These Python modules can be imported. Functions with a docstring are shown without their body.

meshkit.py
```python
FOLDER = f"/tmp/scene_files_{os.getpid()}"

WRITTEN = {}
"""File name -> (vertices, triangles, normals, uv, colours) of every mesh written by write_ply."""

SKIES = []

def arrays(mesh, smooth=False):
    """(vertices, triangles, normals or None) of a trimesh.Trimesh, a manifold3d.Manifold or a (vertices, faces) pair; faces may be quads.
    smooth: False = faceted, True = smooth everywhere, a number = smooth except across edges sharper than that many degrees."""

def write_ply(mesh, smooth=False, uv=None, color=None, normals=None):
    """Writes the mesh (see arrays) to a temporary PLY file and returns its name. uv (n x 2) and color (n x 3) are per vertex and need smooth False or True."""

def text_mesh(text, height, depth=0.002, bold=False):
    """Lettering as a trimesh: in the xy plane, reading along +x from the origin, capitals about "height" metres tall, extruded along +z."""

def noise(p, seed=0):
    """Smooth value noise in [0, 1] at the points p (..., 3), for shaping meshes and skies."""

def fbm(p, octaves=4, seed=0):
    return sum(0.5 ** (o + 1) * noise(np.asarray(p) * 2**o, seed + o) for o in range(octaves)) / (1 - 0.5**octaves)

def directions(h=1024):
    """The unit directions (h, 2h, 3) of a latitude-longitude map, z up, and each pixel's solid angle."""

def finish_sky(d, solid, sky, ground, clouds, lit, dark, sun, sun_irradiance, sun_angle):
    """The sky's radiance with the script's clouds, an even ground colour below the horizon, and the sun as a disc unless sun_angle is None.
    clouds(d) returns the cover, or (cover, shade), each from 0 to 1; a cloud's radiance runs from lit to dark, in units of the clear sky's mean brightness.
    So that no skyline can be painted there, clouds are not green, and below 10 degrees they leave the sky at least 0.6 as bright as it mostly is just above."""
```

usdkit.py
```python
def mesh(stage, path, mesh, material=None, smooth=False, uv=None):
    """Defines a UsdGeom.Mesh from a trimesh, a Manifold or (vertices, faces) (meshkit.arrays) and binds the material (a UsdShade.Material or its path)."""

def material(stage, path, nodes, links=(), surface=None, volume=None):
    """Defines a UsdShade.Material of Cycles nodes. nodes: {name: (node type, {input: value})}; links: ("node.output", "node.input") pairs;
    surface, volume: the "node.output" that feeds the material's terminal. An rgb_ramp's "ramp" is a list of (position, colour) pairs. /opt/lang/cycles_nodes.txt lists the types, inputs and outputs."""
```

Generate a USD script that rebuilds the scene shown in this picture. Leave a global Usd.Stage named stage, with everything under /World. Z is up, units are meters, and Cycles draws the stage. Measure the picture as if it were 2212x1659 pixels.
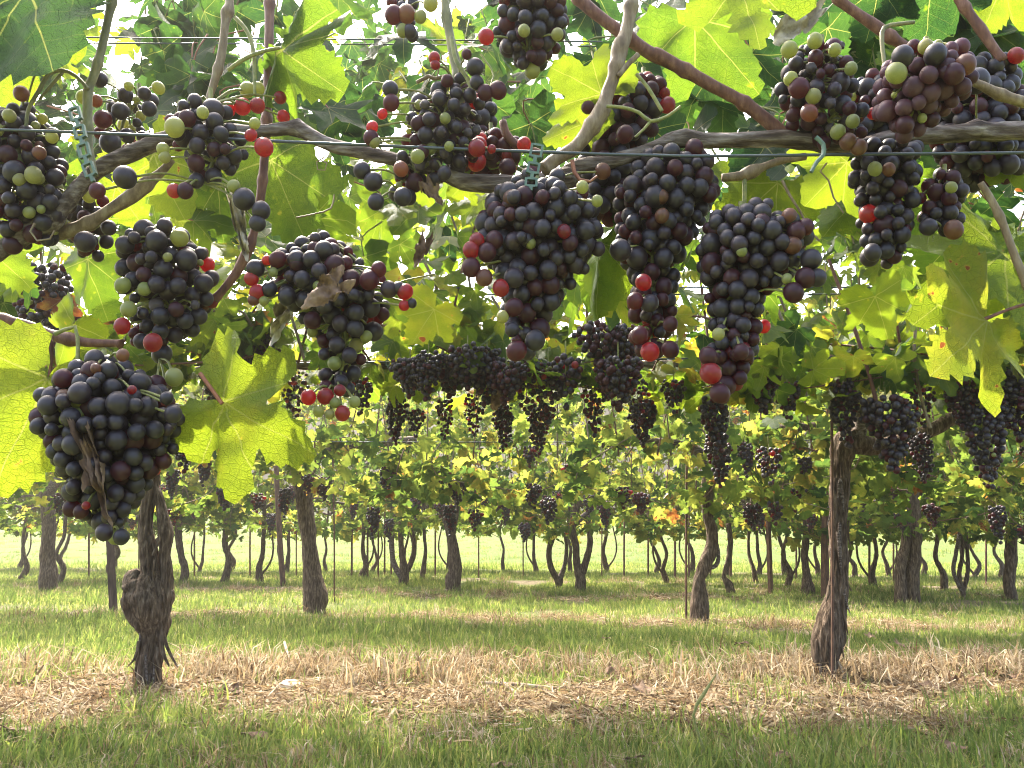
import math, random
import numpy as np
import trimesh
from scipy.spatial import Delaunay, cKDTree
from shapely.geometry import Polygon
from shapely import contains_xy
import usdkit, meshkit
from pxr import Usd, UsdGeom, UsdLux, UsdShade, Gf, Sdf, Vt

stage = Usd.Stage.CreateInMemory()
UsdGeom.SetStageUpAxis(stage, 'Z')
UsdGeom.SetStageMetersPerUnit(stage, 1.0)
UsdGeom.Xform.Define(stage, '/World')
UsdGeom.Scope.Define(stage, '/World/Looks')
PI = math.pi

# ------------------------------------------------------------------ camera, sky, sun, exposure
CAM_H, F_PX, PITCH = 0.47, 1671.0, math.radians(10.9)      # focal length in units of the 2212-wide picture
EXPOSURE = 2.55
SUN_EL, SUN_AZ = math.radians(54), math.radians(-30)
SKY_STRENGTH, SUN_INTENSITY = 0.15, 0.74
cam = UsdGeom.Camera.Define(stage, '/World/camera')
cam.AddTranslateOp().Set(Gf.Vec3d(0, 0, CAM_H))
cam.AddRotateXOp().Set(90 + math.degrees(PITCH))
cam.CreateHorizontalApertureAttr(36.0)
cam.CreateVerticalApertureAttr(27.0)
cam.CreateFocalLengthAttr(36.0 * F_PX / 2212.0)
cam.CreateClippingRangeAttr(Gf.Vec2f(0.02, 5000))
cam.CreateExposureAttr(EXPOSURE)

sky_mat = usdkit.material(stage, '/World/Looks/sky_air', {
    'sky': ('sky_texture', {'sky_type': 'single_scattering', 'sun_disc': False, 'sun_elevation': SUN_EL, 'sun_rotation': SUN_AZ,
                            'altitude': 100.0, 'air_density': 1.0, 'aerosol_density': 6.0, 'ozone_density': 0.3}),
    'bg': ('background_shader', {'strength': SKY_STRENGTH})}, [('sky.color', 'bg.color')], surface='bg.background')
dome = UsdLux.DomeLight.Define(stage, '/World/sky')
UsdShade.MaterialBindingAPI.Apply(dome.GetPrim()).Bind(sky_mat)
dome.GetPrim().SetCustomDataByKey('kind', 'structure')
sun = UsdLux.DistantLight.Define(stage, '/World/sun')
sun.AddRotateZOp().Set(-math.degrees(SUN_AZ))
sun.AddRotateXOp().Set(-(90 - math.degrees(SUN_EL)))
sun.CreateIntensityAttr(SUN_INTENSITY)
sun.CreateAngleAttr(0.53)
sun.CreateNormalizeAttr(True)
sun.CreateColorAttr(Gf.Vec3f(1.0, 0.94, 0.84))

# ------------------------------------------------------------------ helpers: points, naming, meshes
CP, SP = math.cos(PITCH), math.sin(PITCH)


def at(u, v, y):
    """The world point at depth y (metres ahead of the camera) seen at u, v of the 2212 x 1659 picture."""
    a, b = (u - 1106.0) / F_PX, -(v - 829.5) / F_PX
    d = np.array([a, CP - b * SP, SP + b * CP])
    return np.array([0, 0, CAM_H]) + d * (y / d[1])


def scale(u, v, y):
    p = at(u, v, y)
    return (p[1] * CP + (p[2] - CAM_H) * SP) / F_PX


def onground(u, v):
    a, b = (u - 1106.0) / F_PX, -(v - 829.5) / F_PX
    d = np.array([a, CP - b * SP, SP + b * CP])
    return np.array([0, 0, CAM_H]) + d * (-CAM_H / d[2])


used = {}


def path_for(name, parent):
    base = parent + '/' + name
    n = used.get(base, 0)
    used[base] = n + 1
    return base if n == 0 else '%s_%03d' % (base, n)


def ppath(parent):
    return '/World' if parent is None else (parent if isinstance(parent, str) else str(parent.GetPath()))


def tag(prim, label=None, cat=None, group=None, kind=None):
    for k, x in (('label', label), ('category', cat), ('group', group), ('kind', kind)):
        if x:
            prim.SetCustomDataByKey(k, x)
    return prim


def xf(name, parent=None, loc=None, rotz=0.0, scl=None, **t):
    x = UsdGeom.Xform.Define(stage, path_for(name, ppath(parent)))
    if loc is not None:
        x.AddTranslateOp().Set(Gf.Vec3d(*map(float, loc)))
    if rotz:
        x.AddRotateZOp().Set(float(rotz))
    if scl is not None:
        x.AddScaleOp().Set(Gf.Vec3f(*map(float, scl)))
    return tag(x.GetPrim(), **t)


def put(name, v, f, mat, parent=None, normals=None, uv=None, tint=None, **t):
    """One Mesh prim. v, f arrays (triangles); normals per vertex or None for flat faces."""
    p = path_for(name, ppath(parent))
    m = UsdGeom.Mesh.Define(stage, p)
    v = np.asarray(v, np.float32)
    f = np.asarray(f, np.int32)
    m.CreatePointsAttr(Vt.Vec3fArray.FromNumpy(v))
    m.CreateFaceVertexCountsAttr(Vt.IntArray.FromNumpy(np.full(len(f), f.shape[1], np.int32)))
    m.CreateFaceVertexIndicesAttr(Vt.IntArray.FromNumpy(f.ravel()))
    m.CreateSubdivisionSchemeAttr('none')
    if normals is not None:
        m.CreateNormalsAttr(Vt.Vec3fArray.FromNumpy(np.asarray(normals, np.float32)))
        m.SetNormalsInterpolation('vertex')
    api = UsdGeom.PrimvarsAPI(m)
    if uv is not None:
        api.CreatePrimvar('st', Sdf.ValueTypeNames.TexCoord2fArray, 'vertex').Set(Vt.Vec2fArray.FromNumpy(np.asarray(uv, np.float32)))
    if tint is not None:
        tt = np.full(len(v), tint, np.float32) if np.ndim(tint) == 0 else np.asarray(tint, np.float32)
        api.CreatePrimvar('tint', Sdf.ValueTypeNames.FloatArray, 'vertex').Set(Vt.FloatArray.FromNumpy(tt))
    UsdShade.MaterialBindingAPI.Apply(m.GetPrim()).Bind(mat)
    return tag(m.GetPrim(), **t)


def vnormals(v, f):
    n = np.zeros_like(v)
    fn = np.cross(v[f[:, 1]] - v[f[:, 0]], v[f[:, 2]] - v[f[:, 0]])
    for k in range(3):
        np.add.at(n, f[:, k], fn)
    return n / np.maximum(np.linalg.norm(n, axis=1, keepdims=True), 1e-12)


def unit(a):
    a = np.asarray(a, float)
    return a / (np.linalg.norm(a) + 1e-12)


def join(parts):
    """[(v, f, ...extra per-vertex arrays)] joined."""
    off, V, Fs = 0, [], []
    extra = [[] for _ in range(len(parts[0]) - 2)]
    for p in parts:
        V.append(p[0]); Fs.append(p[1] + off); off += len(p[0])
        for k, e in enumerate(p[2:]):
            extra[k].append(e)
    return (np.vstack(V), np.vstack(Fs)) + tuple(np.concatenate(e) for e in extra)


def spline(pts, step):
    """Catmull-Rom through rows of pts (any number of columns; the first three are x y z)."""
    P = np.asarray(pts, float)
    if len(P) == 2:
        n = max(2, int(np.linalg.norm(P[1, :3] - P[0, :3]) / step) + 1)
        return P[0] + (P[1] - P[0]) * np.linspace(0, 1, n)[:, None]
    Q = np.vstack([2 * P[0] - P[1], P, 2 * P[-1] - P[-2]])
    out = []
    for i in range(1, len(Q) - 2):
        a, b, c, d = Q[i - 1], Q[i], Q[i + 1], Q[i + 2]
        n = max(1, int(np.linalg.norm(c[:3] - b[:3]) / step))
        t = (np.arange(n) / n)[:, None]
        out.append(0.5 * (2 * b + (c - a) * t + (2 * a - 5 * b + 4 * c - d) * t ** 2 + (3 * b - a - 3 * c + d) * t ** 3))
    out.append(P[-1:])
    return np.vstack(out)


def wood(pts, step=0.02, sides=10, ridge=0.0, lump=0.0, seed=0, caps=True, freq=1.0, nodes=0.0):
    """A tapered limb through rows (x, y, z, radius); ridge = long bark ridges, lump = knobbly unevenness (both as a share of the radius)."""
    S = spline(pts, step)
    p, r = S[:, :3], np.maximum(S[:, 3], 1e-4)
    t = np.gradient(p, axis=0)
    t /= np.linalg.norm(t, axis=1, keepdims=True) + 1e-12
    a = np.cross(t[0], [0.3, 1, 0.2]); a = unit(a)
    A = []
    for k in range(len(p)):
        a = unit(a - t[k] * np.dot(a, t[k]))
        A.append(a)
    A = np.array(A); B = np.cross(t, A)
    ang = np.arange(sides) * 2 * PI / sides
    L = np.concatenate([[0], np.cumsum(np.linalg.norm(np.diff(p, axis=0), axis=1))])
    R = np.broadcast_to(r[:, None], (len(p), sides)).copy()
    if nodes:
        ph = (L + seed * .017) % nodes
        R *= 1 + .3 * np.exp(-((ph - nodes / 2) / .0045) ** 2)[:, None] + .05 * np.sin(L * 90)[:, None]
    if ridge or lump:
        ca, sa = np.cos(ang), np.sin(ang)
        k = 2.6 * freq
        q = np.stack([np.broadcast_to(ca * k, R.shape), np.broadcast_to(sa * k, R.shape), np.broadcast_to((L / (np.mean(r) * 5.0))[:, None], R.shape)], -1) + seed * 7.3
        g = np.abs(meshkit.fbm(q, 3, seed) - 0.5) * 2
        R *= 1 + ridge * (0.45 - g * 1.6)
        q2 = np.stack([np.broadcast_to(ca, R.shape), np.broadcast_to(sa, R.shape), np.broadcast_to((L / (np.mean(r) * 1.6))[:, None], R.shape)], -1) + 31.7 + seed
        R *= 1 + lump * (meshkit.fbm(q2, 3, seed + 5) - 0.5) * 2
    V = p[:, None] + R[..., None] * (np.cos(ang)[None, :, None] * A[:, None] + np.sin(ang)[None, :, None] * B[:, None])
    i, j = np.meshgrid(np.arange(len(p) - 1), np.arange(sides), indexing='ij')
    q = np.stack([i * sides + j, i * sides + (j + 1) % sides, (i + 1) * sides + (j + 1) % sides, (i + 1) * sides + j], -1).reshape(-1, 4)
    F = np.vstack([q[:, [0, 1, 2]], q[:, [0, 2, 3]]])
    V = V.reshape(-1, 3)
    if caps:
        n = len(V)
        V = np.vstack([V, p[0], p[-1]])
        jj = np.arange(sides)
        top = (len(p) - 1) * sides
        F = np.vstack([F, np.stack([np.full(sides, n), (jj + 1) % sides, jj], 1), np.stack([np.full(sides, n + 1), top + jj, top + (jj + 1) % sides], 1)])
    return V, F


def limb(name, pts, mat, parent, **k):
    t = {x: k.pop(x) for x in ('label', 'cat', 'group', 'kind') if x in k}
    v, f = wood(pts, **k)
    return put(name, v, f, mat, parent, normals=vnormals(v, f), **t)


def px(pts, y):
    """[(u, v, width px[, y])] -> rows x y z radius."""
    out = []
    for q in pts:
        yy = q[3] if len(q) > 3 else y
        out.append((*at(q[0], q[1], yy), 0.5 * q[2] * scale(q[0], q[1], yy)))
    return out


# ------------------------------------------------------------------ materials
MATS = {}


def leaf_material(name, veins):
    n = {
        'tint': ('attribute', {'attribute': 'tint'}),
        'pos': ('geometry', {}),
        'nz': ('noise_texture', {'scale': 38.0, 'detail': 3.0 if veins else 1.0, 'roughness': 0.6}),
        'nmix': ('math', {'math_type': 'multiply_add', 'value2': 0.36, 'value3': -0.18}),
        'nz2': ('noise_texture', {'scale': 55.0, 'detail': 2.0, 'roughness': .7}), 'bl': ('map_range', {'from_min': .66, 'from_max': .74, 'to_min': 0.0, 'to_max': .42, 'clamp': True}), 'ts0': ('math', {'math_type': 'add'}),
        'tsum': ('math', {'math_type': 'add', 'use_clamp': True}),
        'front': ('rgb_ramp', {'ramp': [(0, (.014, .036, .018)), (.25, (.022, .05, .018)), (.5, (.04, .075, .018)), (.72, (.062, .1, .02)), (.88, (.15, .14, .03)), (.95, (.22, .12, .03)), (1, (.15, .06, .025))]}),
        'trans': ('rgb_ramp', {'ramp': [(0, (.02, .055, .014)), (.25, (.06, .115, .02)), (.45, (.13, .19, .026)), (.72, (.235, .275, .04)), (.88, (.36, .32, .05)), (.95, (.4, .2, .04)), (1, (.26, .08, .02))] if not veins else [(0, (.02, .06, .014)), (.2, (.055, .13, .015)), (.42, (.15, .24, .013)), (.7, (.27, .34, .016)), (.88, (.42, .38, .03)), (.95, (.46, .22, .03)), (1, (.28, .08, .02))]}),  # low end darkened to paint in leaves seen from their shaded side
        'pb': (('principled_bsdf', {'roughness': 0.52, 'specular_ior_level': 0.22}) if veins else ('diffuse_bsdf', {})),
        'tb': ('translucent_bsdf', {}),
        'mx': ('mix_closure', {'fac': 0.6}),
    }
    l = [('pos.position', 'nz.vector'), ('nz.fac', 'nmix.value1'), ('tint.fac', 'ts0.value1'), ('nmix.value', 'ts0.value2'), ('pos.position', 'nz2.vector'), ('nz2.fac', 'bl.value'), ('ts0.value', 'tsum.value1'), ('bl.result', 'tsum.value2'),
         ('tsum.value', 'front.fac'), ('tsum.value', 'trans.fac'), ('pb.BSDF', 'mx.closure1'), ('tb.BSDF', 'mx.closure2')]
    if not veins:
        l += [('front.color', 'pb.color'), ('trans.color', 'tb.color')]
        return usdkit.material(stage, '/World/Looks/' + name, n, l, surface='mx.closure')
    n.update({'uv': ('uvmap', {'attribute': 'st'}), 'sep': ('separate_xyz', {}), 'ax': ('math', {'math_type': 'absolute'}),
              'vor': ('voronoi_texture', {'dimensions': '2D', 'feature': 'distance_to_edge', 'scale': 17.0, 'randomness': 1.0}),
              'net': ('map_range', {'from_min': 0.0, 'from_max': 0.07, 'to_min': 0.85, 'to_max': 1.0, 'clamp': True}),
              'vor2': ('voronoi_texture', {'dimensions': '2D', 'feature': 'distance_to_edge', 'scale': 44.0, 'randomness': 1.0}),
              'net2': ('map_range', {'from_min': 0.0, 'from_max': 0.12, 'to_min': 0.92, 'to_max': 1.0, 'clamp': True}),
              'netm': ('math', {'math_type': 'multiply'}),
              'tn': ('mix', {'mix_type': 'multiply', 'fac': 1.0}), 'tv': ('mix', {'mix_type': 'mix', 'color2': (.36, .37, .085)}),
              'fv': ('mix', {'mix_type': 'mix', 'color2': (.22, .26, .1)}),
              'bmp': ('bump', {'strength': 0.8, 'distance': 0.008})})
    l += [('uv.UV', 'sep.vector'), ('sep.x', 'ax.value1'), ('uv.UV', 'vor.vector'), ('uv.UV', 'vor2.vector'), ('vor.distance', 'net.value'), ('vor2.distance', 'net2.value'),
          ('net.result', 'netm.value1'), ('net2.result', 'netm.value2'), ('trans.color', 'tn.color1'), ('netm.value', 'tn.color2')]
    last = None
    sel = None
    for k, deg in enumerate((0, 40, 96)):
        s, c = math.sin(math.radians(deg)), math.cos(math.radians(deg))
        a = 'v%d' % k
        n[a + 't1'] = ('math', {'math_type': 'multiply', 'value2': s}); n[a + 't'] = ('math', {'math_type': 'multiply_add', 'value2': c})
        n[a + 'p1'] = ('math', {'math_type': 'multiply', 'value2': c}); n[a + 'p'] = ('math', {'math_type': 'multiply_add', 'value2': -s}); n[a + 'pa'] = ('math', {'math_type': 'absolute'})
        n[a + 'w'] = ('map_range', {'from_min': 0.0, 'from_max': 1.0, 'to_min': 0.011, 'to_max': 0.004, 'clamp': True})
        n[a + 'd'] = ('math', {'math_type': 'divide'}); n[a + 'm'] = ('map_range', {'from_min': 0.5, 'from_max': 1.0, 'to_min': 1.0, 'to_max': 0.0, 'clamp': True})
        n[a + 'g'] = ('math', {'math_type': 'greater_than', 'value2': 0.0}); n[a + 'o'] = ('math', {'math_type': 'multiply'})
        l += [('ax.value', a + 't1.value1'), ('sep.y', a + 't.value1'), (a + 't1.value', a + 't.value3'), ('ax.value', a + 'p1.value1'), ('sep.y', a + 'p.value1'), (a + 'p1.value', a + 'p.value3'),
              (a + 'p.value', a + 'pa.value1'), (a + 't.value', a + 'w.value'), (a + 'pa.value', a + 'd.value1'), (a + 'w.result', a + 'd.value2'), (a + 'd.value', a + 'm.value'),
              (a + 't.value', a + 'g.value1'), (a + 'm.result', a + 'o.value1'), (a + 'g.value', a + 'o.value2')]
        n[a + 'b'] = ('math', {'math_type': 'less_than', 'value2': 0.0}); n[a + 'q'] = ('math', {'math_type': 'multiply_add', 'value2': 9.0})
        l += [(a + 't.value', a + 'b.value1'), (a + 'b.value', a + 'q.value1'), (a + 'pa.value', a + 'q.value3')]
        if sel:
            n[a + 'c'] = ('math', {'math_type': 'less_than'}); n[a + 'ts'] = ('mix_float', {}); n[a + 'qm'] = ('math', {'math_type': 'minimum'})
            l += [(a + 'q.value', a + 'c.value1'), (sel[0], a + 'c.value2'), (a + 'c.value', a + 'ts.fac'), (sel[1], a + 'ts.a'), (a + 't.value', a + 'ts.b'), (a + 'q.value', a + 'qm.value1'), (sel[0], a + 'qm.value2')]
            sel = (a + 'qm.value', a + 'ts.result')
        else:
            sel = (a + 'q.value', a + 't.value')
        if last:
            n[a + 'x'] = ('math', {'math_type': 'maximum'})
            l += [(last, a + 'x.value1'), (a + 'o.value', a + 'x.value2')]
            last = a + 'x.value'
        else:
            last = a + 'o.value'
    n.update({'sc1': ('math', {'math_type': 'multiply_add', 'value2': -0.75}), 'sc2': ('math', {'math_type': 'multiply', 'value2': 6.5}), 'sc3': ('math', {'math_type': 'fraction'}), 'sc4': ('math', {'math_type': 'subtract', 'value2': .5}), 'sc5': ('math', {'math_type': 'absolute'}),
              'sc6': ('map_range', {'from_min': .0, 'from_max': .05, 'to_min': .2, 'to_max': 0.0, 'clamp': True}), 'sc7': ('math', {'math_type': 'maximum'})})
    l += [(sel[0], 'sc1.value1'), (sel[1], 'sc1.value3'), ('sc1.value', 'sc2.value1'), ('sc2.value', 'sc3.value1'), ('sc3.value', 'sc4.value1'), ('sc4.value', 'sc5.value1'), ('sc5.value', 'sc6.value'), ('sc6.result', 'sc7.value1'), (last, 'sc7.value2')]
    last = 'sc7.value'
    n['hf2'] = ('math', {'math_type': 'multiply', 'value2': .55})
    n['half'] = ('math', {'math_type': 'multiply', 'value2': 0.7})
    l += [(last, 'half.value1'), ('half.value', 'tv.fac'), ('half.value', 'hf2.value1'), ('hf2.value', 'fv.fac'), ('tn.color', 'tv.color1'), ('front.color', 'fv.color1'), ('tv.color', 'tb.color'), ('fv.color', 'pb.base_color'),
          ('netm.value', 'bmp.height'), ('bmp.normal', 'pb.normal'), ('bmp.normal', 'tb.normal')]
    return usdkit.material(stage, '/World/Looks/' + name, n, l, surface='mx.closure')


def noisy(name, ramp, sc=(30, 30, 30), rough=0.8, detail=5.0, bump=0.0, spec=0.3, extra=None, distort=0.0, rnd=0.0):
    n = {'pos': ('texture_coordinate', {}), 'map': ('mapping', {'scale': sc}), 'nz': ('noise_texture', {'scale': 1.0, 'detail': detail, 'roughness': 0.62, 'distortion': distort}),
         'st': ('map_range', {'from_min': 0.28, 'from_max': 0.72, 'to_min': 0.0, 'to_max': 1.0, 'clamp': True}),
         'oi': ('object_info', {}), 'om': ('math', {'math_type': 'multiply_add', 'value2': rnd, 'value3': -rnd / 2}), 'ad': ('math', {'math_type': 'add', 'use_clamp': True}),
         'rp': ('rgb_ramp', {'ramp': ramp}), 'pb': ('principled_bsdf', {'roughness': rough, 'specular_ior_level': spec, **(extra or {})})}
    l = [('pos.object', 'map.vector'), ('map.vector', 'nz.vector'), ('nz.fac', 'st.value'), ('st.result', 'ad.value1'), ('oi.random', 'om.value1'), ('om.value', 'ad.value2'), ('ad.value', 'rp.fac'), ('rp.color', 'pb.base_color')]
    if bump:
        n['bp'] = ('bump', {'strength': 0.8, 'distance': bump})
        l += [('nz.fac', 'bp.height'), ('bp.normal', 'pb.normal')]
    return usdkit.material(stage, '/World/Looks/' + name, n, l, surface='pb.BSDF')


def berry_material(name, skin, bloom, bl, rough=0.42, sss=0.0, rad=(1, .2, .1), trans=None, tf=.5):
    """skin: ramp over the fruit's own random number; bloom: waxy film colour, laid on in clouds, share bl."""
    n = {'oi': ('object_info', {}), 'pos': ('geometry', {}), 'nz': ('noise_texture', {'scale': 120.0, 'detail': 5.0, 'roughness': 0.65}),
         'rp': ('rgb_ramp', {'ramp': skin}), 'mr': ('map_range', {'from_min': 0.3, 'from_max': 0.68, 'to_min': 0.0, 'to_max': bl, 'clamp': True}),
         'mx': ('mix', {'mix_type': 'mix', 'color2': bloom}), 'rr': ('map_range', {'from_min': 0.0, 'from_max': 1.0, 'to_min': rough - 0.08, 'to_max': rough + 0.16}),
         'pb': ('principled_bsdf', {'specular_ior_level': 0.5, 'sheen_weight': 0.02, 'sheen_roughness': 0.35, 'sheen_tint': (.95, .93, .95)})}
    n['rm'] = ('math', {'math_type': 'multiply_add', 'value2': .7}); n['r2'] = ('noise_texture', {'scale': 45.0, 'detail': 1.0}); n['r3'] = ('math', {'math_type': 'multiply_add', 'value2': .9, 'value3': -.3})
    l = [('oi.random', 'rm.value1'), ('pos.position', 'r2.vector'), ('r2.fac', 'r3.value1'), ('r3.value', 'rm.value3'), ('rm.value', 'rp.fac'), ('pos.position', 'nz.vector'), ('nz.fac', 'mr.value'), ('mr.result', 'mx.fac'), ('rp.color', 'mx.color1'), ('mx.color', 'pb.base_color'), ('nz.fac', 'rr.value'), ('rr.result', 'pb.roughness')]
    if trans:
        n['tb'] = ('translucent_bsdf', {'color': trans}); n['mc'] = ('mix_closure', {'fac': tf})
        l += [('pb.BSDF', 'mc.closure1'), ('tb.BSDF', 'mc.closure2')]
        return usdkit.material(stage, '/World/Looks/' + name, n, l, surface='mc.closure')
    return usdkit.material(stage, '/World/Looks/' + name, n, l, surface='pb.BSDF')


M = {
    'leaf': leaf_material('vine_leaf', True),
    'leaf_far': leaf_material('vine_leaf_far', False),
    'bark': noisy('vine_bark', [(0, (.02, .013, .008)), (.4, (.065, .045, .029)), (.75, (.135, .1, .07)), (1, (.24, .19, .14))], (130, 130, 22), 0.92, bump=0.02, spec=0.15),
    'bark_grey': noisy('old_arm_bark', [(0, (.02, .015, .012)), (.4, (.07, .052, .04)), (.75, (.16, .135, .115)), (1, (.3, .27, .24))], (28, 180, 180), 0.85, bump=0.004, spec=0.15),
    'cane_red': noisy('red_brown_cane', [(0, (.05, .02, .012)), (.5, (.1, .042, .024)), (1, (.17, .09, .055))], (150, 150, 40), 0.6, bump=0.001),
    'cane_tan': noisy('tan_cane', [(0, (.07, .045, .022)), (.5, (.14, .1, .055)), (1, (.22, .18, .11))], (150, 150, 40), 0.65, bump=0.001),
    'cane_green': noisy('green_cane', [(0, (.06, .065, .025)), (.5, (.12, .115, .05)), (1, (.2, .18, .08))], (150, 150, 40), 0.6, bump=0.001),
    'stalk': noisy('green_stalk', [(0, (.08, .095, .028)), (.5, (.15, .155, .045)), (1, (.22, .2, .07))], (200, 200, 200), 0.5),
    'stalk_red': noisy('red_stalk', [(0, (.16, .05, .03)), (1, (.25, .11, .05))], (200, 200, 200), 0.5),
    'black': berry_material('black_berry', [(0, (.006, .005, .006)), (.5, (.011, .006, .008)), (1, (.026, .008, .011))], (.034, .03, .039), .85, .42, trans=(.09, .012, .014), tf=.22),
    'purple': berry_material('purple_berry', [(0, (.026, .008, .014)), (.6, (.045, .012, .018)), (1, (.075, .022, .026))], (.05, .028, .032), .6, .38, trans=(.22, .025, .03)),
    'mauve': berry_material('mauve_berry', [(0, (.06, .02, .03)), (.6, (.085, .03, .042)), (1, (.11, .045, .055))], (.13, .085, .11), .6, .45, trans=(.2, .05, .06)),
    'red': berry_material('red_berry', [(0, (.03, .005, .008)), (.4, (.075, .006, .008)), (.7, (.12, .012, .01)), (1, (.17, .04, .018))], (.12, .05, .055), .3, .32, trans=(.8, .045, .04), tf=.4),
    'green': berry_material('green_berry', [(0, (.16, .19, .045)), (.6, (.22, .23, .065)), (1, (.27, .22, .07))], (.32, .33, .2), .35, .36, trans=(.42, .43, .11), tf=.42),
    'amber': berry_material('amber_berry', [(0, (.05, .018, .014)), (.5, (.09, .035, .016)), (1, (.14, .075, .03))], (.14, .1, .075), .4, .38, trans=(.42, .17, .06), tf=.4),
    'shrivel': berry_material('shrivelled_berry', [(0, (.015, .01, .01)), (1, (.04, .025, .02))], (.05, .045, .045), .4, .6),
    'dry': noisy('dry_leaf_brown', [(0, (.06, .03, .016)), (.5, (.13, .08, .048)), (1, (.24, .165, .11))], (60, 60, 60), 0.85, bump=0.002, rnd=.3),
    'dry_white': noisy('dry_leaf_pale', [(0, (.15, .12, .07)), (.5, (.32, .28, .2)), (1, (.5, .46, .37))], (60, 60, 60), 0.7, bump=0.002),
    'wire': usdkit.material(stage, '/World/Looks/wire_steel', {'pb': ('principled_bsdf', {'base_color': (.06, .072, .075), 'metallic': .6, 'roughness': .5})}, surface='pb.BSDF'),
    'plastic': noisy('green_plastic', [(0, (.05, .085, .06)), (1, (.09, .135, .098))], (90, 90, 90), 0.45, rnd=.0),
    'rust': noisy('rusty_steel', [(0, (.035, .02, .014)), (.5, (.085, .045, .028)), (1, (.15, .085, .05))], (60, 60, 20), 0.85, bump=0.002),
    'post': noisy('weathered_post_wood', [(0, (.025, .016, .012)), (.5, (.06, .037, .026)), (1, (.11, .075, .055))], (70, 70, 8), 0.9, bump=0.003),
    'stone': noisy('pale_stone', [(0, (.4, .33, .24)), (.5, (.58, .49, .37)), (1, (.7, .62, .5))], (20, 20, 20), 0.9, bump=0.006),
    'twig': noisy('grey_twig', [(0, (.07, .05, .035)), (.5, (.18, .14, .1)), (1, (.34, .29, .22))], (80, 80, 80), 0.9, bump=0.002, rnd=.4),
}


def blade_mat(name, ramp, tr):
    return usdkit.material(stage, '/World/Looks/' + name, {
        'tint': ('attribute', {'attribute': 'tint'}), 'oi': ('object_info', {}), 'm': ('math', {'math_type': 'multiply_add', 'value2': .3, 'value3': -.15}), 'a': ('math', {'math_type': 'add', 'use_clamp': True}),
        'rp': ('rgb_ramp', {'ramp': ramp}), 'tr': ('mix', {'mix_type': 'multiply', 'fac': 1.0, 'color2': tr}), 'pb': ('diffuse_bsdf', {}), 'tb': ('translucent_bsdf', {}), 'mx': ('mix_closure', {'fac': .42})},
        [('oi.random', 'm.value1'), ('tint.fac', 'a.value1'), ('m.value', 'a.value2'), ('a.value', 'rp.fac'), ('rp.color', 'pb.color'), ('rp.color', 'tr.color1'), ('tr.color', 'tb.color'), ('pb.BSDF', 'mx.closure1'), ('tb.BSDF', 'mx.closure2')], surface='mx.closure')


M['grass'] = blade_mat('grass_blade', [(0, (.065, .097, .031)), (.45, (.122, .158, .052)), (.72, (.188, .206, .074)), (.87, (.26, .235, .11)), (1, (.38, .33, .21))], (1.5, 1.6, .9))
M['straw'] = blade_mat('dry_straw', [(0, (.07, .047, .03)), (.35, (.18, .13, .08)), (.7, (.265, .215, .14)), (1, (.43, .385, .3))], (1.1, 1.0, .8))

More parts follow.
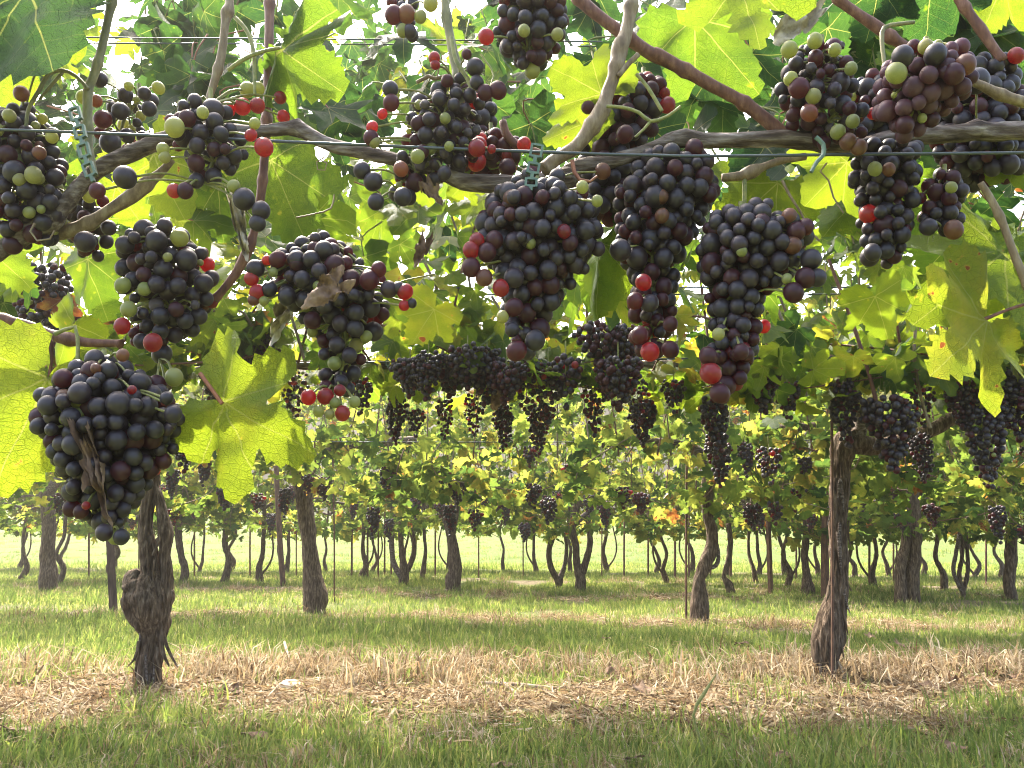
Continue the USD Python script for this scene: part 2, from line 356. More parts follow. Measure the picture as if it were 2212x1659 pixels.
ground_mat = usdkit.material(stage, '/World/Looks/ground_soil', {
    'strip': ('attribute', {'attribute': 'tint'}), 'pos': ('geometry', {}), 'n1': ('noise_texture', {'scale': 9.0, 'detail': 6.0, 'roughness': .7}), 'n2': ('noise_texture', {'scale': 70.0, 'detail': 4.0, 'roughness': .7}),
    'g': ('rgb_ramp', {'ramp': [(0, (.045, .055, .02)), (.45, (.09, .11, .035)), (.7, (.16, .16, .06)), (1, (.26, .21, .1))]}),
    's': ('rgb_ramp', {'ramp': [(0, (.05, .035, .025)), (.45, (.12, .088, .062)), (.7, (.22, .17, .12)), (1, (.36, .3, .23))]}),
    'av': ('mix_float', {'fac': .5}), 'sy': ('separate_xyz', {}), 'fy': ('map_range', {'from_min': 10.6, 'from_max': 12.5, 'to_min': 0.0, 'to_max': .8, 'clamp': True}), 'fd': ('mix', {'mix_type': 'mix', 'color2': (.06, .092, .014)}), 'mx': ('mix', {'mix_type': 'mix'}), 'pb': ('principled_bsdf', {'roughness': .95, 'specular_ior_level': .1}), 'bp': ('bump', {'strength': .9, 'distance': .02})},
    [('pos.position', 'n1.vector'), ('pos.position', 'n2.vector'), ('n1.fac', 'av.a'), ('n2.fac', 'av.b'), ('av.result', 'g.fac'), ('n2.fac', 's.fac'), ('strip.fac', 'mx.fac'), ('g.color', 'mx.color1'), ('s.color', 'mx.color2'),
     ('pos.position', 'sy.vector'), ('sy.y', 'fy.value'), ('fy.result', 'fd.fac'), ('mx.color', 'fd.color1'), ('fd.color', 'pb.base_color'), ('n2.fac', 'bp.height'), ('bp.normal', 'pb.normal')], surface='pb.BSDF')

# ------------------------------------------------------------------ ground, dry strips, far field
rng = np.random.default_rng(11)
ROWS = [0.64, 2.42, 4.35, 6.05, 7.75, 9.4]
SLOPE = [0, 0.03, -0.22, -0.25, -0.2, -0.12]


def row_y(i, x):
    return ROWS[i] + SLOPE[i] * x


def lie(x, y):
    """Height of the ground."""
    x, y = np.asarray(x, float), np.asarray(y, float)
    z = 0.05 * (meshkit.fbm(np.stack([x * .5, y * .5, x * 0], -1), 3, 3) - .5) + 0.02 * (meshkit.fbm(np.stack([x * 3, y * 3, x * 0], -1), 2, 4) - .5)
    return z + np.clip((y - 13) / 60, 0, 1) ** 1.3 * 3.6


def strip(x, y):
    """1 on the bare mulched strips under the vines, 0 on the mown alleys."""
    x, y = np.asarray(x, float), np.asarray(y, float)
    j = (meshkit.fbm(np.stack([x * 1.6, y * 1.6, x * 0], -1), 3, 9) - .5) * .85
    s = np.clip((0.29 - np.abs(y + j - (ROWS[1] - .1 + .0 * x))) / .12, 0, 1)
    for i in (2, 3, 4, 5):
        s = np.maximum(s, .8 * np.clip((0.26 - np.abs(y + j * .8 - row_y(i, x))) / .15, 0, 1))
    return s


xs = np.concatenate([np.linspace(-60, -9, 18), np.arange(-8.5, 8.51, .12), np.linspace(9, 60, 18)])
ys = np.concatenate([np.linspace(-12, .8, 12), np.arange(1.0, 12.0, .06), np.linspace(12.2, 30, 50), np.linspace(31, 160, 40)])
X, Y = np.meshgrid(xs, ys)
gv = np.stack([X, Y, lie(X, Y)], -1).reshape(-1, 3)
nx_, ny_ = len(xs), len(ys)
ii, jj = np.meshgrid(np.arange(ny_ - 1), np.arange(nx_ - 1), indexing='ij')
a = (ii * nx_ + jj).ravel()
gf = np.vstack([np.stack([a, a + 1, a + nx_ + 1], 1), np.stack([a, a + nx_ + 1, a + nx_], 1)])
put('ground', gv, gf, ground_mat, None, normals=vnormals(gv, gf), tint=strip(X, Y).ravel(), kind='structure', label='mown grass alleys and bare straw strips between the vine rows', cat='ground')


def blades(n, rad, h, w, seed, lean=.5, curl=.6, tmin=0, tmax=1.0):
    r = np.random.default_rng(seed)
    parts = []
    for _ in range(n):
        b = np.array([*(r.normal(0, rad * .5, 2)), -.01])
        az = r.uniform(0, 2 * PI); hh = h * r.uniform(.45, 1.15); le = lean * r.uniform(.1, 1.2)
        d = np.array([math.cos(az), math.sin(az), 0]); s = np.array([-math.sin(az + r.normal(0, .5)), math.cos(az), 0]) * w * r.uniform(.6, 1.3) / 2
        p0 = b; p1 = b + np.array([0, 0, hh * .55]) + d * hh * le * .35; p2 = b + np.array([0, 0, hh * (1 - curl * le * .4)]) + d * hh * le
        v = np.array([p0 - s, p0 + s, p1 - s * .8, p1 + s * .8, p2])
        f = np.array([[0, 1, 3], [0, 3, 2], [2, 3, 4]])
        parts.append((v, f, np.full(5, r.uniform(tmin, tmax) ** 1.0)))
    return join(parts)


def scatter(name, protos, mat, pos, size, rotz, label, cat):
    """One PointInstancer of ground cover nobody could count."""
    p = path_for(name, '/World')
    pi = UsdGeom.PointInstancer.Define(stage, p)
    rel = pi.CreatePrototypesRel()
    for k, (v, f, t) in enumerate(protos):
        m = put('tuft', v, f, mat, p + '/Prototypes' if k < 0 else p, tint=t)
        rel.AddTarget(m.GetPath())
    n = len(pos)
    r = np.random.default_rng(len(pos))
    pi.CreateProtoIndicesAttr(Vt.IntArray.FromNumpy(r.integers(0, len(protos), n).astype(np.int32)))
    pi.CreatePositionsAttr(Vt.Vec3fArray.FromNumpy(np.asarray(pos, np.float32)))
    pi.CreateScalesAttr(Vt.Vec3fArray.FromNumpy(np.asarray(size, np.float32)))
    q = [Gf.Quath(float(math.cos(z / 2)), 0.0, 0.0, float(math.sin(z / 2))) for z in rotz]
    pi.CreateOrientationsAttr(Vt.QuathArray(q))
    tag(pi.GetPrim(), label=label, cat=cat, kind='stuff')


def area(n, y0, y1, r, xw=.72, x0=.25):
    y = y0 + (y1 - y0) * np.sqrt(r.uniform(0, 1, n) * (1 - (y0 / y1) ** 2) + (y0 / y1) ** 2) if False else np.sqrt(r.uniform(y0 ** 2, y1 ** 2, n))
    return (r.uniform(-1, 1, n) * (xw * y + x0)), y


gp, gs = [], []
for n, y0, y1, sz in ((3300, 1.25, 2.4, 1.0), (3600, 2.4, 4.5, 1.1), (5200, 4.5, 9.5, 1.35), (1800, 9.5, 12, 1.6), (1500, 12, 26, 2.0)):
    x, y = area(n, y0, y1, rng)
    s = strip(x, y)
    j = meshkit.fbm(np.stack([x * 1.1, y * 1.1, x * 0], -1), 3, 21)
    dead = ((y > 2.5) & (y < 2.95 + 1.6 * (j - .5)))
    keep = (rng.uniform(0, 1, n) > np.where(dead, .6, s * .95)) & (rng.uniform(0, 1, n) < .55 + j)
    x, y, j = x[keep], y[keep], j[keep]
    gp.append(np.stack([x, y, lie(x, y)], 1))
    k = sz * rng.uniform(.65, 1.25, len(x)) * (.7 + .6 * j)
    gs.append(np.stack([k, k, k / (sz ** .45)], 1))
gp, gs = np.vstack(gp), np.vstack(gs)
grass_protos = [blades(50, .075, .048, .004, 100 + k, lean=.85, tmin=0.05 * k, tmax=.78 + .07 * k) for k in range(4)] + [blades(30, .06, .075, .005, 140, lean=.7, tmax=.8), blades(26, .09, .03, .013, 141, lean=1.3, curl=.8, tmin=.2, tmax=.62)]
scatter('grass', grass_protos, M['grass'], gp, gs, rng.uniform(0, 2 * PI, len(gp)), 'short green mown grass in the alleys between the vine rows', 'grass')

dp, ds = [], []
for n, y0, y1, kind in ((1500, 2.45, 3.3, 0), (700, 3.9, 4.9, 1), (900, 5.6, 8.2, 1), (420, 1.9, 2.5, 2), (500, 1.3, 2.0, 3)):
    x, y = area(n, y0, y1, rng)
    j = meshkit.fbm(np.stack([x * 1.5, y * 1.5, x * 0], -1), 3, 33)
    s = strip(x, y)
    if kind == 0:
        keep = (rng.uniform(0, 1, n) < np.clip(1.2 - np.abs(y - 2.72) / .27, 0, 1)) & (rng.uniform(0, 1, n) < np.clip((j - .34) * 3.2, .06, .9))
    elif kind == 1:
        keep = rng.uniform(0, 1, n) < .12 + .8 * s
    else:
        keep = rng.uniform(0, 1, n) < (.3 if kind == 2 else .5)
    x, y = x[keep], y[keep]
    dp.append(np.stack([x, y, lie(x, y)], 1))
    k = rng.uniform(.6, 1.3, len(x)) * (1.0 if kind == 0 else .7 if kind < 3 else .55)
    ds.append(np.stack([k, k, k], 1))
dp, ds = np.vstack(dp), np.vstack(ds)
scatter('dead_grass', [blades(34, .08, .12, .0042, 200 + k, lean=1.6, curl=1.0, tmin=.05, tmax=.95) for k in range(4)], M['straw'], dp, ds, rng.uniform(0, 2 * PI, len(dp)), 'long dead tan grass bending over the edge of the bare strip', 'dead grass')


def litter(n, rad, seed):
    r = np.random.default_rng(seed); parts = []
    for _ in range(n):
        c = np.array([*r.normal(0, rad * .5, 2), r.uniform(0, .022)])
        az = r.uniform(0, 2 * PI); L = r.uniform(.012, .085) ; w = r.uniform(.0016, .006)
        d = np.array([math.cos(az), math.sin(az), r.normal(0, .22)]); s = unit(np.cross(d, [r.normal(0, .5), r.normal(0, .5), 1])) * w / 2
        m = np.array([0, 0, r.normal(0, .004)])
        v = np.array([c - d * L / 2 - s, c - d * L / 2 + s, c - s + m, c + s + m, c + d * L / 2 - s * .5, c + d * L / 2 + s * .5])
        parts.append((v, np.array([[0, 1, 3], [0, 3, 2], [2, 3, 5], [2, 5, 4]]), np.full(6, r.uniform(0, 1))))
    return join(parts)


lp = []
for n, y0, y1 in ((3600, 1.85, 2.75), (900, 4.0, 4.8), (900, 5.6, 6.6)):
    x, y = area(n, y0, y1, rng)
    keep = rng.uniform(0, 1, n) < .06 + .94 * strip(x, y)
    lp.append(np.stack([x[keep], y[keep], lie(x[keep], y[keep])], 1))
lp = np.vstack(lp)
ls = rng.uniform(.7, 1.3, (len(lp), 1)) * np.ones((1, 3))
scatter('straw_mulch', [litter(40, .09, 300 + k) for k in range(4)], M['straw'], lp, ls, rng.uniform(0, 2 * PI, len(lp)), 'pale bleached straw and wood shreds lying under the vine row', 'straw')

# ------------------------------------------------------------------ leaves
def outline(deep, teeth, jit, r):
    lerp = lambda a, b: np.array(a) * (1 - deep) + np.array(b) * deep
    S1, S2 = lerp((.56, .10), (.20, .06)), lerp((.42, .50), (.10, .29))
    seq = [((0, 0), (.10, -.24), 0, .02), ((.10, -.24), (.34, -.40), 2, .04), ((.34, -.40), (.66, -.10), 4, .10), ((.66, -.10), S1, 2, .03), (S1, (.74, .50), 4, .07), ((.74, .50), S2, 2, .06), (S2, (0, 1.02), 5, .13)]
    half = []
    for a, b, n, bulge in seq:
        a, b = np.array(a, float), np.array(b, float)
        d = b - a; out = np.array([d[1], -d[0]]); out = out / (np.linalg.norm(out) + 1e-9)
        n = max(1, int(round(n * teeth))) if n else 0
        if n == 0:
            half.append(a); half.append((a + b) / 2 + out * bulge); continue
        for k in range(n):
            for fr, h in ((0.0, 0.0), (0.62, 1.0)):
                t = (k + fr) / n
                base = a + d * t + out * bulge * 4 * t * (1 - t)
                half.append(base + out * h * (.055 if n > 1 else .03) * r.uniform(.6, 1.4) + r.normal(0, jit, 2) * (k + fr > 0))
    half.append(np.array([0, 1.02]))
    half = np.array(half)
    left = half[1:-1][::-1] * [-1, 1] * r.uniform(.92, 1.06) + r.normal(0, jit, (len(half) - 2, 2))
    return np.vstack([half, left])


def leaf_shape(seed, hi, deep=.6, fold=.15, bend=.5, cup=.1, wave=.08, crumple=0.0, holes=False):
    """A lobed toothed vine leaf of unit length, stalk at the origin, tip along +y: vertices, faces, normals, uv."""
    r = np.random.default_rng(seed)
    o = outline(deep, 1.0 if hi else .5, .012, r)
    poly = Polygon(o)
    if not poly.is_valid:
        poly = poly.buffer(0)
        if poly.geom_type != 'Polygon':
            poly = max(poly.geoms, key=lambda g: g.area)
        o = np.array(poly.exterior.coords)[:-1]
    if hi:
        dense = []
        for k in range(len(o)):
            a, b = o[k], o[(k + 1) % len(o)]
            m = max(1, int(np.linalg.norm(b - a) / .06))
            dense += [a + (b - a) * t / m for t in range(m)]
        o = np.array(dense)
    g = .075 if hi else .24
    gx, gy = np.meshgrid(np.arange(-.8, .81, g), np.arange(-.45, 1.05, g))
    q = np.stack([gx.ravel(), gy.ravel()], 1) + r.normal(0, g * .12, (gx.size, 2))
    inner = poly.buffer(-g * .4)
    q = q[contains_xy(inner, q[:, 0], q[:, 1])] if not inner.is_empty else q[:0]
    pts = np.vstack([o, q, [[0, .25], [0, .5]]])
    tri = Delaunay(pts).simplices
    c = pts[tri].mean(1)
    tri = tri[contains_xy(poly, c[:, 0], c[:, 1])]
    e1, e2 = pts[tri[:, 1]] - pts[tri[:, 0]], pts[tri[:, 2]] - pts[tri[:, 0]]
    cr = e1[:, 0] * e2[:, 1] - e1[:, 1] * e2[:, 0]
    tri = np.where((cr < 0)[:, None], tri[:, [0, 2, 1]], tri)[np.abs(cr) > 1e-7]
    cc = trimesh.graph.connected_components(np.vstack([tri[:, :2], tri[:, 1:]]), nodes=np.arange(len(pts)))
    main = np.zeros(len(pts), bool); main[max(cc, key=len)] = True
    tri = tri[main[tri[:, 0]]]
    keep = np.unique(tri); back = np.full(len(pts), -1); back[keep] = np.arange(len(keep)); tri = back[tri]; pts = pts[keep]
    x, y = pts[:, 0], pts[:, 1]
    rr = np.hypot(x, y - .2)
    th = np.arctan2(x, y)
    z = -fold * np.abs(x) + cup * rr ** 2 + wave * np.sin(5 * th + r.uniform(0, 6)) * rr
    # the lamina sinks along the five main veins and puffs up between them
    dv = np.min([np.abs(np.abs(x) * math.cos(a) - y * math.sin(a)) + 9 * ((np.abs(x) * math.sin(a) + y * math.cos(a)) < 0) for a in (0, .7, 1.68)], 0)
    z = z + .16 * np.minimum(dv, .22)
    z = z + (.1 if hi else .06) * (meshkit.fbm(np.stack([x * 4, y * 4, x * 0 + seed], -1), 2, seed) - .5)
    if crumple:
        z = z + crumple * (meshkit.fbm(np.stack([x * 5, y * 5, x * 0 + seed], -1), 2, seed + 3) - .5)
    if abs(bend) > 1e-3:
        ang = bend * y
        zz, yy = z * np.cos(ang) - (1 - np.cos(ang)) / bend, z * np.sin(ang) + np.sin(ang) / bend
        y3, z3 = yy, zz
    else:
        y3, z3 = y, z
    if crumple > .4:     # rolled sideways too
        k = 2.4 * np.sign(crumple)
        a2 = k * x
        x3, z3 = np.sin(a2) / k + z3 * 0, z3 + (1 - np.cos(a2)) / k
    else:
        x3 = x
    v = np.stack([x3, y3, z3], 1)
    return v, tri, vnormals(v, tri), np.stack([x, y], 1)


HI = [leaf_shape(s, True, deep=d, fold=f, bend=b, cup=c, wave=w) for s, d, f, b, c, w in
      ((1, .75, .12, .35, .05, .07), (2, .55, .3, .7, .1, .1), (3, .9, .1, .5, .15, .12), (4, .4, -.15, .6, .0, .12), (5, .7, .5, .9, .1, .1), (6, .85, .2, -.3, .1, .08))]
LO = [leaf_shape(20 + s, False, deep=d, fold=f, bend=b, cup=c, wave=w) for s, d, f, b, c, w in
      ((1, .6, .15, .5, .05, .1), (2, .3, .4, .8, .1, .1), (3, .8, .1, .4, .2, .15), (4, .4, -.2, .7, .0, .15), (5, .7, .6, 1.0, .1, .1), (6, .5, .2, -.4, .1, .1), (7, .6, .8, .6, .2, .15), (8, .9, .25, .9, -.1, .12))]


def frame_of(tip, normal):
    y = unit(tip)
    z = np.asarray(normal, float) - y * np.dot(normal, y)
    z = unit(z) if np.linalg.norm(z) > 1e-6 else unit(np.cross(y, [1, 0.3, 0]))
    return np.stack([np.cross(y, z), y, z], 1)


def leaf_at(shape, base, tip, normal, size):
    v, f, n, uv = shape
    R = frame_of(tip, normal)
    return v @ R.T * size + base, f, n @ R.T, uv


# ------------------------------------------------------------------ berries and bunches
ICO = {}
for s_ in (0, 1, 2):
    m_ = trimesh.creation.icosphere(s_)
    ICO[s_] = (np.array(m_.vertices), np.array(m_.faces))


def berry_at(c, r, sub, rg, wrinkle=0.0):
    n, f = ICO[sub]
    Q = np.linalg.qr(rg.normal(size=(3, 3)))[0]
    if np.linalg.det(Q) < 0:
        Q[:, 0] *= -1
    n = n @ Q.T
    e = rg.uniform(1.0, 1.14)
    v = n * r * np.array([rg.uniform(.95, 1.03), 1 / e ** .5, e ** .5 * 1.04])
    t1, t2 = rg.normal(0, .3, 2)
    Rt = np.array([[math.cos(t1), 0, math.sin(t1)], [0, 1, 0], [-math.sin(t1), 0, math.cos(t1)]])
    v, n = v @ Rt.T, n @ Rt.T
    if wrinkle:
        v = v * (1 + wrinkle * (meshkit.fbm(n * 2.5 + c * 50, 2, 3) - .5))[:, None]
        n = vnormals(v, f)
    return v + c, f, n


def fill(axis, rad, d, rg, tries=3500, pack=.84, most=150, flat=.85, shell=.3, sizes=None):
    """Berry centres packed into a body of revolution about a polyline. axis n x 3, rad n."""
    axis, rad = np.asarray(axis, float), np.asarray(rad, float)
    seg = np.linalg.norm(np.diff(axis, axis=0), axis=1)
    L = np.concatenate([[0], np.cumsum(seg)])
    ts = np.linspace(0, L[-1], 60)
    w = np.maximum(np.interp(ts, L, rad), d * .3); w = w / w.sum()
    T = rg.choice(ts, tries, p=w) + rg.uniform(-.5, .5, tries) * L[-1] / 60
    P = np.stack([np.interp(T, L, axis[:, k]) for k in range(3)], 1)
    r = d / 2 * np.clip(rg.normal(.98, .15, tries), .6, 1.22)
    R0 = np.interp(T, L, rad); R = np.maximum(R0 - r, 0)
    a, q = rg.uniform(0, 2 * PI, tries), np.sqrt(rg.uniform(0, 1, tries))
    P = P + np.stack([np.cos(a) * q * R, np.sin(a) * q * R * flat, rg.normal(0, d * .15, tries)], 1)
    ok = ~((q < shell) & (R > d))
    C, Rr = np.zeros((most, 3)), np.zeros(most)
    n = 0
    for c, rk in zip(P[ok], r[ok]):
        if n and np.any(((C[:n] - c) ** 2).sum(1) < (pack * (Rr[:n] + rk)) ** 2):
            continue
        C[n] = c; Rr[n] = rk; n += 1
        if n >= most:
            break
    return C[:n], Rr[:n]


def pick(mix, rg):
    k = list(mix)
    p = np.array([mix[x] for x in k], float)
    return k[rg.choice(len(k), p=p / p.sum())]


DARK = {'black': .8, 'purple': .19, 'green': .01}
MIXED = {'black': .6, 'purple': .26, 'red': .02, 'green': .1, 'amber': .02}
ROSY = {'black': .25, 'purple': .43, 'mauve': .2, 'red': .03, 'green': .05, 'amber': .03}
REDS = {'black': .38, 'purple': .4, 'red': .1, 'green': .07, 'amber': .05}
GREENS = {'black': .56, 'purple': .16, 'green': .26, 'amber': .02}
LOOSE = {'black': .56, 'purple': .18, 'shrivel': .17, 'red': .01, 'green': .08}


def front_bunch(label, y, axis, mix, berry=46, pack=.81, most=140, extra=(), loose=0, stem=None, tipmix=None, seed=0, tries=3200, group=None):
    """A near bunch. axis: (u, v, half width px); berry: diameter px; extra: single berries (u, v, diameter px, look[, dy])."""
    rg = np.random.default_rng(1000 + seed)
    b = xf('grape_bunch', label=label, cat='grape bunch', group=group)
    A = [at(u, v, y) for u, v, w in axis]
    sc = scale(axis[0][0], axis[0][1], y)
    R = [w * sc for u, v, w in axis]
    d = berry * .82 * sc
    C, Rr = fill(A, R, d, rg, tries=tries * 2, pack=pack, most=min(int(most * 1.75), 285))
    zs = np.array([a_[2] for a_ in A])
    names = []
    vtx_axis = np.array(A)
    stems = []
    Ls = np.concatenate([[0], np.cumsum(np.linalg.norm(np.diff(vtx_axis, axis=0), axis=1))])
    cent = spline([(*p, .0022) for p in A], .01)[:, :3]
    items = []
    for c, r in zip(C, Rr):
        low = (c[2] - zs.min()) / max(zs.max() - zs.min(), 1e-3)
        mm = tipmix if (tipmix and low < .22) else mix
        k = pick(mm, rg)
        if k in ('green', 'amber'):
            r = r * rg.choice([.5, .6, .75, .95])
        if k == 'shrivel':
            r = r * rg.uniform(.5, .8)
        items.append((c, r, k))
    for e in extra:
        items.append((at(e[0], e[1], y + (e[4] if len(e) > 4 else -.03)), e[2] * .9 / 2 * sc, e[3]))
    for c, r, k in items:
        v, f, n = berry_at(c, r, 2, rg, .5 if k == 'shrivel' else 0)
        put('berry', v, f, M[k], b, normals=n)
        j = np.argmin(np.linalg.norm(cent - c, axis=1) + np.where(cent[:, 2] < c[2], .02, 0))
        q = cent[j]
        if np.linalg.norm(q - c) > r * .8:
            m_ = (q + c) / 2 + np.array([0, 0, .006])
            stems.append(wood([(*q, .0011), (*m_, .0009), (*(c + unit(m_ - c) * r * .9), .0011)], .006, 5, caps=False))
    top = stem if stem else [(axis[0][0], axis[0][1] - 34)]
    pts = [(*at(u, v, y), .0021) for u, v in top] + [(*p, .0017) for p in A]
    stems.append(wood(pts, .01, 6))
    v, f = join(stems)
    put('stem', v, f, M['stalk'], b, normals=vnormals(v, f))
    return b


def class_prim(name):
    p = path_for(name, '/World/Prototypes')
    return stage.CreateClassPrim(p)


def far_bunch_class(name, L, W, d, mix, sub, seed, single, most=120):
    """A bunch to copy, hanging from the origin; single: each berry a part, else the berries of one look joined."""
    rg = np.random.default_rng(seed)
    c0 = class_prim(name)
    sh = rg.uniform(-.3, .3)
    ax = [(0, 0, -.015), (sh * W * .3, 0, -L * .3), (sh * W * .5, rg.uniform(-.2, .2) * W, -L * .65), (sh * W * .3, 0, -L)]
    C, R = fill(ax, [W * .8, W, W * .68, W * .22], d, rg, tries=2600, most=most, flat=.85)
    groups = {}
    for c, r in zip(C, R):
        k = pick(mix, rg)
        if k in ('green', 'amber'):
            r = r * .7
        v, f, n = berry_at(c, r, sub, rg)
        if single:
            put('berry', v, f, M[k], c0, normals=n)
        else:
            groups.setdefault(k, []).append((v, f, n))
    for k, ps in groups.items():
        v, f, n = join(ps)
        put('berries', v, f, M[k], c0, normals=n, kind='stuff')
    v, f = wood([(0, 0, .03, .002), (0, 0, -.02, .002), (*ax[1], .0018), (*ax[2], .0012)], .02, 5)
    put('stem', v, f, M['stalk'], c0, normals=vnormals(v, f))
    return c0


def copy_of(cls, name, parent=None, loc=(0, 0, 0), rotz=0, scl=None, **t):
    p = xf(name, parent, loc, rotz, scl, **t)
    p.GetReferences().AddInternalReference(cls.GetPath())
    p.SetInstanceable(True)
    return p


# ------------------------------------------------------------------ crowns of the rows behind
def leaf_tint(r, up=0.0):
    x = min(r.beta(2.0, 2.2) * .78 + up, .8)
    q = r.uniform()
    return x if q > .07 else (.8 + .12 * r.uniform() if q > .015 else .97)


def crown_class(name, seed, zlow, ztop, n_named, n_rest, mat, thick=.22, size=(.07, .115), shape_set=LO, zw=.95, halfw=1.12, ncane=22, dark=9.0, up=.12):
    """The shoots and leaves of one vine, from -halfw to halfw along the row."""
    rg = np.random.default_rng(seed)
    c0 = class_prim(name)
    canes = []
    for k in range(ncane):
        x0 = -halfw + 2 * halfw * (k + rg.uniform(.1, .9)) / ncane
        down = k % 3 == 2
        if down:
            z1 = zlow + rg.uniform(0, .15)
            pts = [(x0, rg.normal(0, .05), zw), (x0 + rg.normal(0, .1), rg.normal(0, .14), zw + .12), (x0 + rg.normal(0, .18), rg.choice([-1, 1]) * thick * rg.uniform(.5, 1), (zw + z1) / 2), (x0 + rg.normal(0, .22), rg.choice([-1, 1]) * thick * rg.uniform(.5, 1), z1)]
        else:
            z1 = ztop - rg.uniform(0, .3)
            pts = [(x0, rg.normal(0, .04), zw), (x0 + rg.normal(0, .07), rg.normal(0, .08), zw + (z1 - zw) * .35), (x0 + rg.normal(0, .13), rg.normal(0, thick * .5), zw + (z1 - zw) * .7), (x0 + rg.normal(0, .2), rg.normal(0, thick * .7), z1)]
        S = spline(pts, .05)
        canes.append(S)
        rad = np.linspace(.0045, .002, len(S))
        v, f = wood(np.hstack([S, rad[:, None]]), 1.0, 6)
        put('cane', v, f, M['cane_red' if k % 2 else 'cane_tan'], c0, normals=vnormals(v, f))
    leaves = []
    for _ in range(n_named + n_rest):
        S = canes[rg.integers(len(canes))]
        p = S[rg.integers(len(S))] + np.array([rg.normal(0, .07), rg.normal(0, .09), rg.normal(0, .05)])
        p[2] = max(p[2], zlow + .02 + rg.uniform(0, .1))
        out = np.array([rg.normal(0, .7), rg.normal(0, .9), rg.normal(-.35, .4)])
        tip = unit(out)
        nrm = unit(np.array([rg.normal(0, .5), rg.normal(0, .75), .75]))
        tt = leaf_tint(rg, up)
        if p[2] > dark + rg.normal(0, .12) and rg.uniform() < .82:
            tt = rg.uniform(0, .2)  # shade of the thick canopy painted into high leaves as a darker tint
        leaves.append((p, tip, nrm, rg.uniform(*size), tt, rg.integers(len(shape_set))))
    leaves.sort(key=lambda q: q[0][1] - q[3])
    rest = []
    order = rg.permutation(len(leaves))
    front = set(sorted(range(len(leaves)), key=lambda k: leaves[k][0][1])[:n_named])
    for k, (p, tip, nrm, sz, tt, sh) in enumerate(leaves):
        v, f, n, uv = leaf_at(shape_set[sh], p, tip, nrm, sz)
        if k in front:
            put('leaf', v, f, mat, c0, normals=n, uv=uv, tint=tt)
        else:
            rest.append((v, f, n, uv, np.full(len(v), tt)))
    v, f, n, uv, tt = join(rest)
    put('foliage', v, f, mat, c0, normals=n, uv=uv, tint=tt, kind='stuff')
    return c0


UsdGeom.Scope.Define(stage, '/World/Prototypes')
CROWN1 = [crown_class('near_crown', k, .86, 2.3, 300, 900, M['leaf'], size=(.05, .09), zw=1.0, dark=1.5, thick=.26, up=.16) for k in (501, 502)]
CROWN2 = [crown_class('middle_crown', k, z, 2.6, 300, 800, M['leaf_far'], size=(.045, .082), zw=.88, thick=.22, up=.18) for k, z in ((511, .56), (512, .52))]
CROWN3 = [crown_class('far_crown', k, z, 2.3, 260, 170, M['leaf_far'], size=(.045, .085), zw=.8, halfw=.62, ncane=12, up=.17) for k, z in ((521, .4), (522, .42), (523, .36))]

# ------------------------------------------------------------------ the second row: two old trunks with their arms and crowns
VINES = []


def vine(label, base_u, base_v, trunk, arms, crown, row, flip=1, group=None, y=None, sides=20, ridge=.32, lump=.16, seed=1, loc=None, dz=0.0, thin=.76):
    if loc is None:
        g = onground(base_u, base_v)
        y = g[1] if y is None else y
        loc = (g[0], y, 0)
    o = xf('grapevine', label=label, cat='grapevine', group=group)
    trunk = [(q[0], q[1], q[2] * thin) for q in trunk]
    limb('trunk', px(trunk, y), M['bark'], o, step=.008 if y < 3 else .014, sides=sides, ridge=ridge, lump=lump, seed=seed, freq=1.7)
    for k, am in enumerate(arms):
        limb('arm', px(am, y), M['bark' if k < 1 else 'bark_grey'], o, step=.02, sides=max(8, sides // 2), ridge=.25, lump=.1, seed=seed + 3 + k)
    c = copy_of(crown, 'crown', o, (loc[0], row_y(row, loc[0]) if row else loc[1], dz), math.degrees(math.atan(SLOPE[row])) if row else 0, (flip, 1, 1))
    return o


yA = onground(315, 1490)[1]
vA = vine('gnarled grapevine at left with swollen burl and two upright arms', 315, 1490,
          [(314, 1512, 54), (316, 1490, 52), (320, 1450, 48), (328, 1400, 46), (332, 1365, 52), (328, 1335, 76), (324, 1305, 92), (322, 1280, 92), (322, 1258, 70), (325, 1230, 36), (321, 1190, 33), (315, 1150, 30), (317, 1110, 27), (324, 1070, 28), (328, 1010, 30), (326, 940, 30), (310, 870, 30)],
          [[(346, 1300, 40), (360, 1250, 27), (357, 1200, 22), (358, 1155, 30), (352, 1115, 22), (340, 1065, 17), (318, 1030, 17), (300, 960, 16)],
           [(310, 880, 30), (360, 830, 26), (460, 795, 22), (560, 785, 20), (700, 790, 20), (830, 788, 18), (930, 800, 16)],
           [(312, 880, 30), (250, 830, 26), (120, 800, 24), (-60, 790, 20)]], CROWN1[0], 1, y=yA, sides=44, ridge=.4, lump=.2, seed=4, thin=1.0)
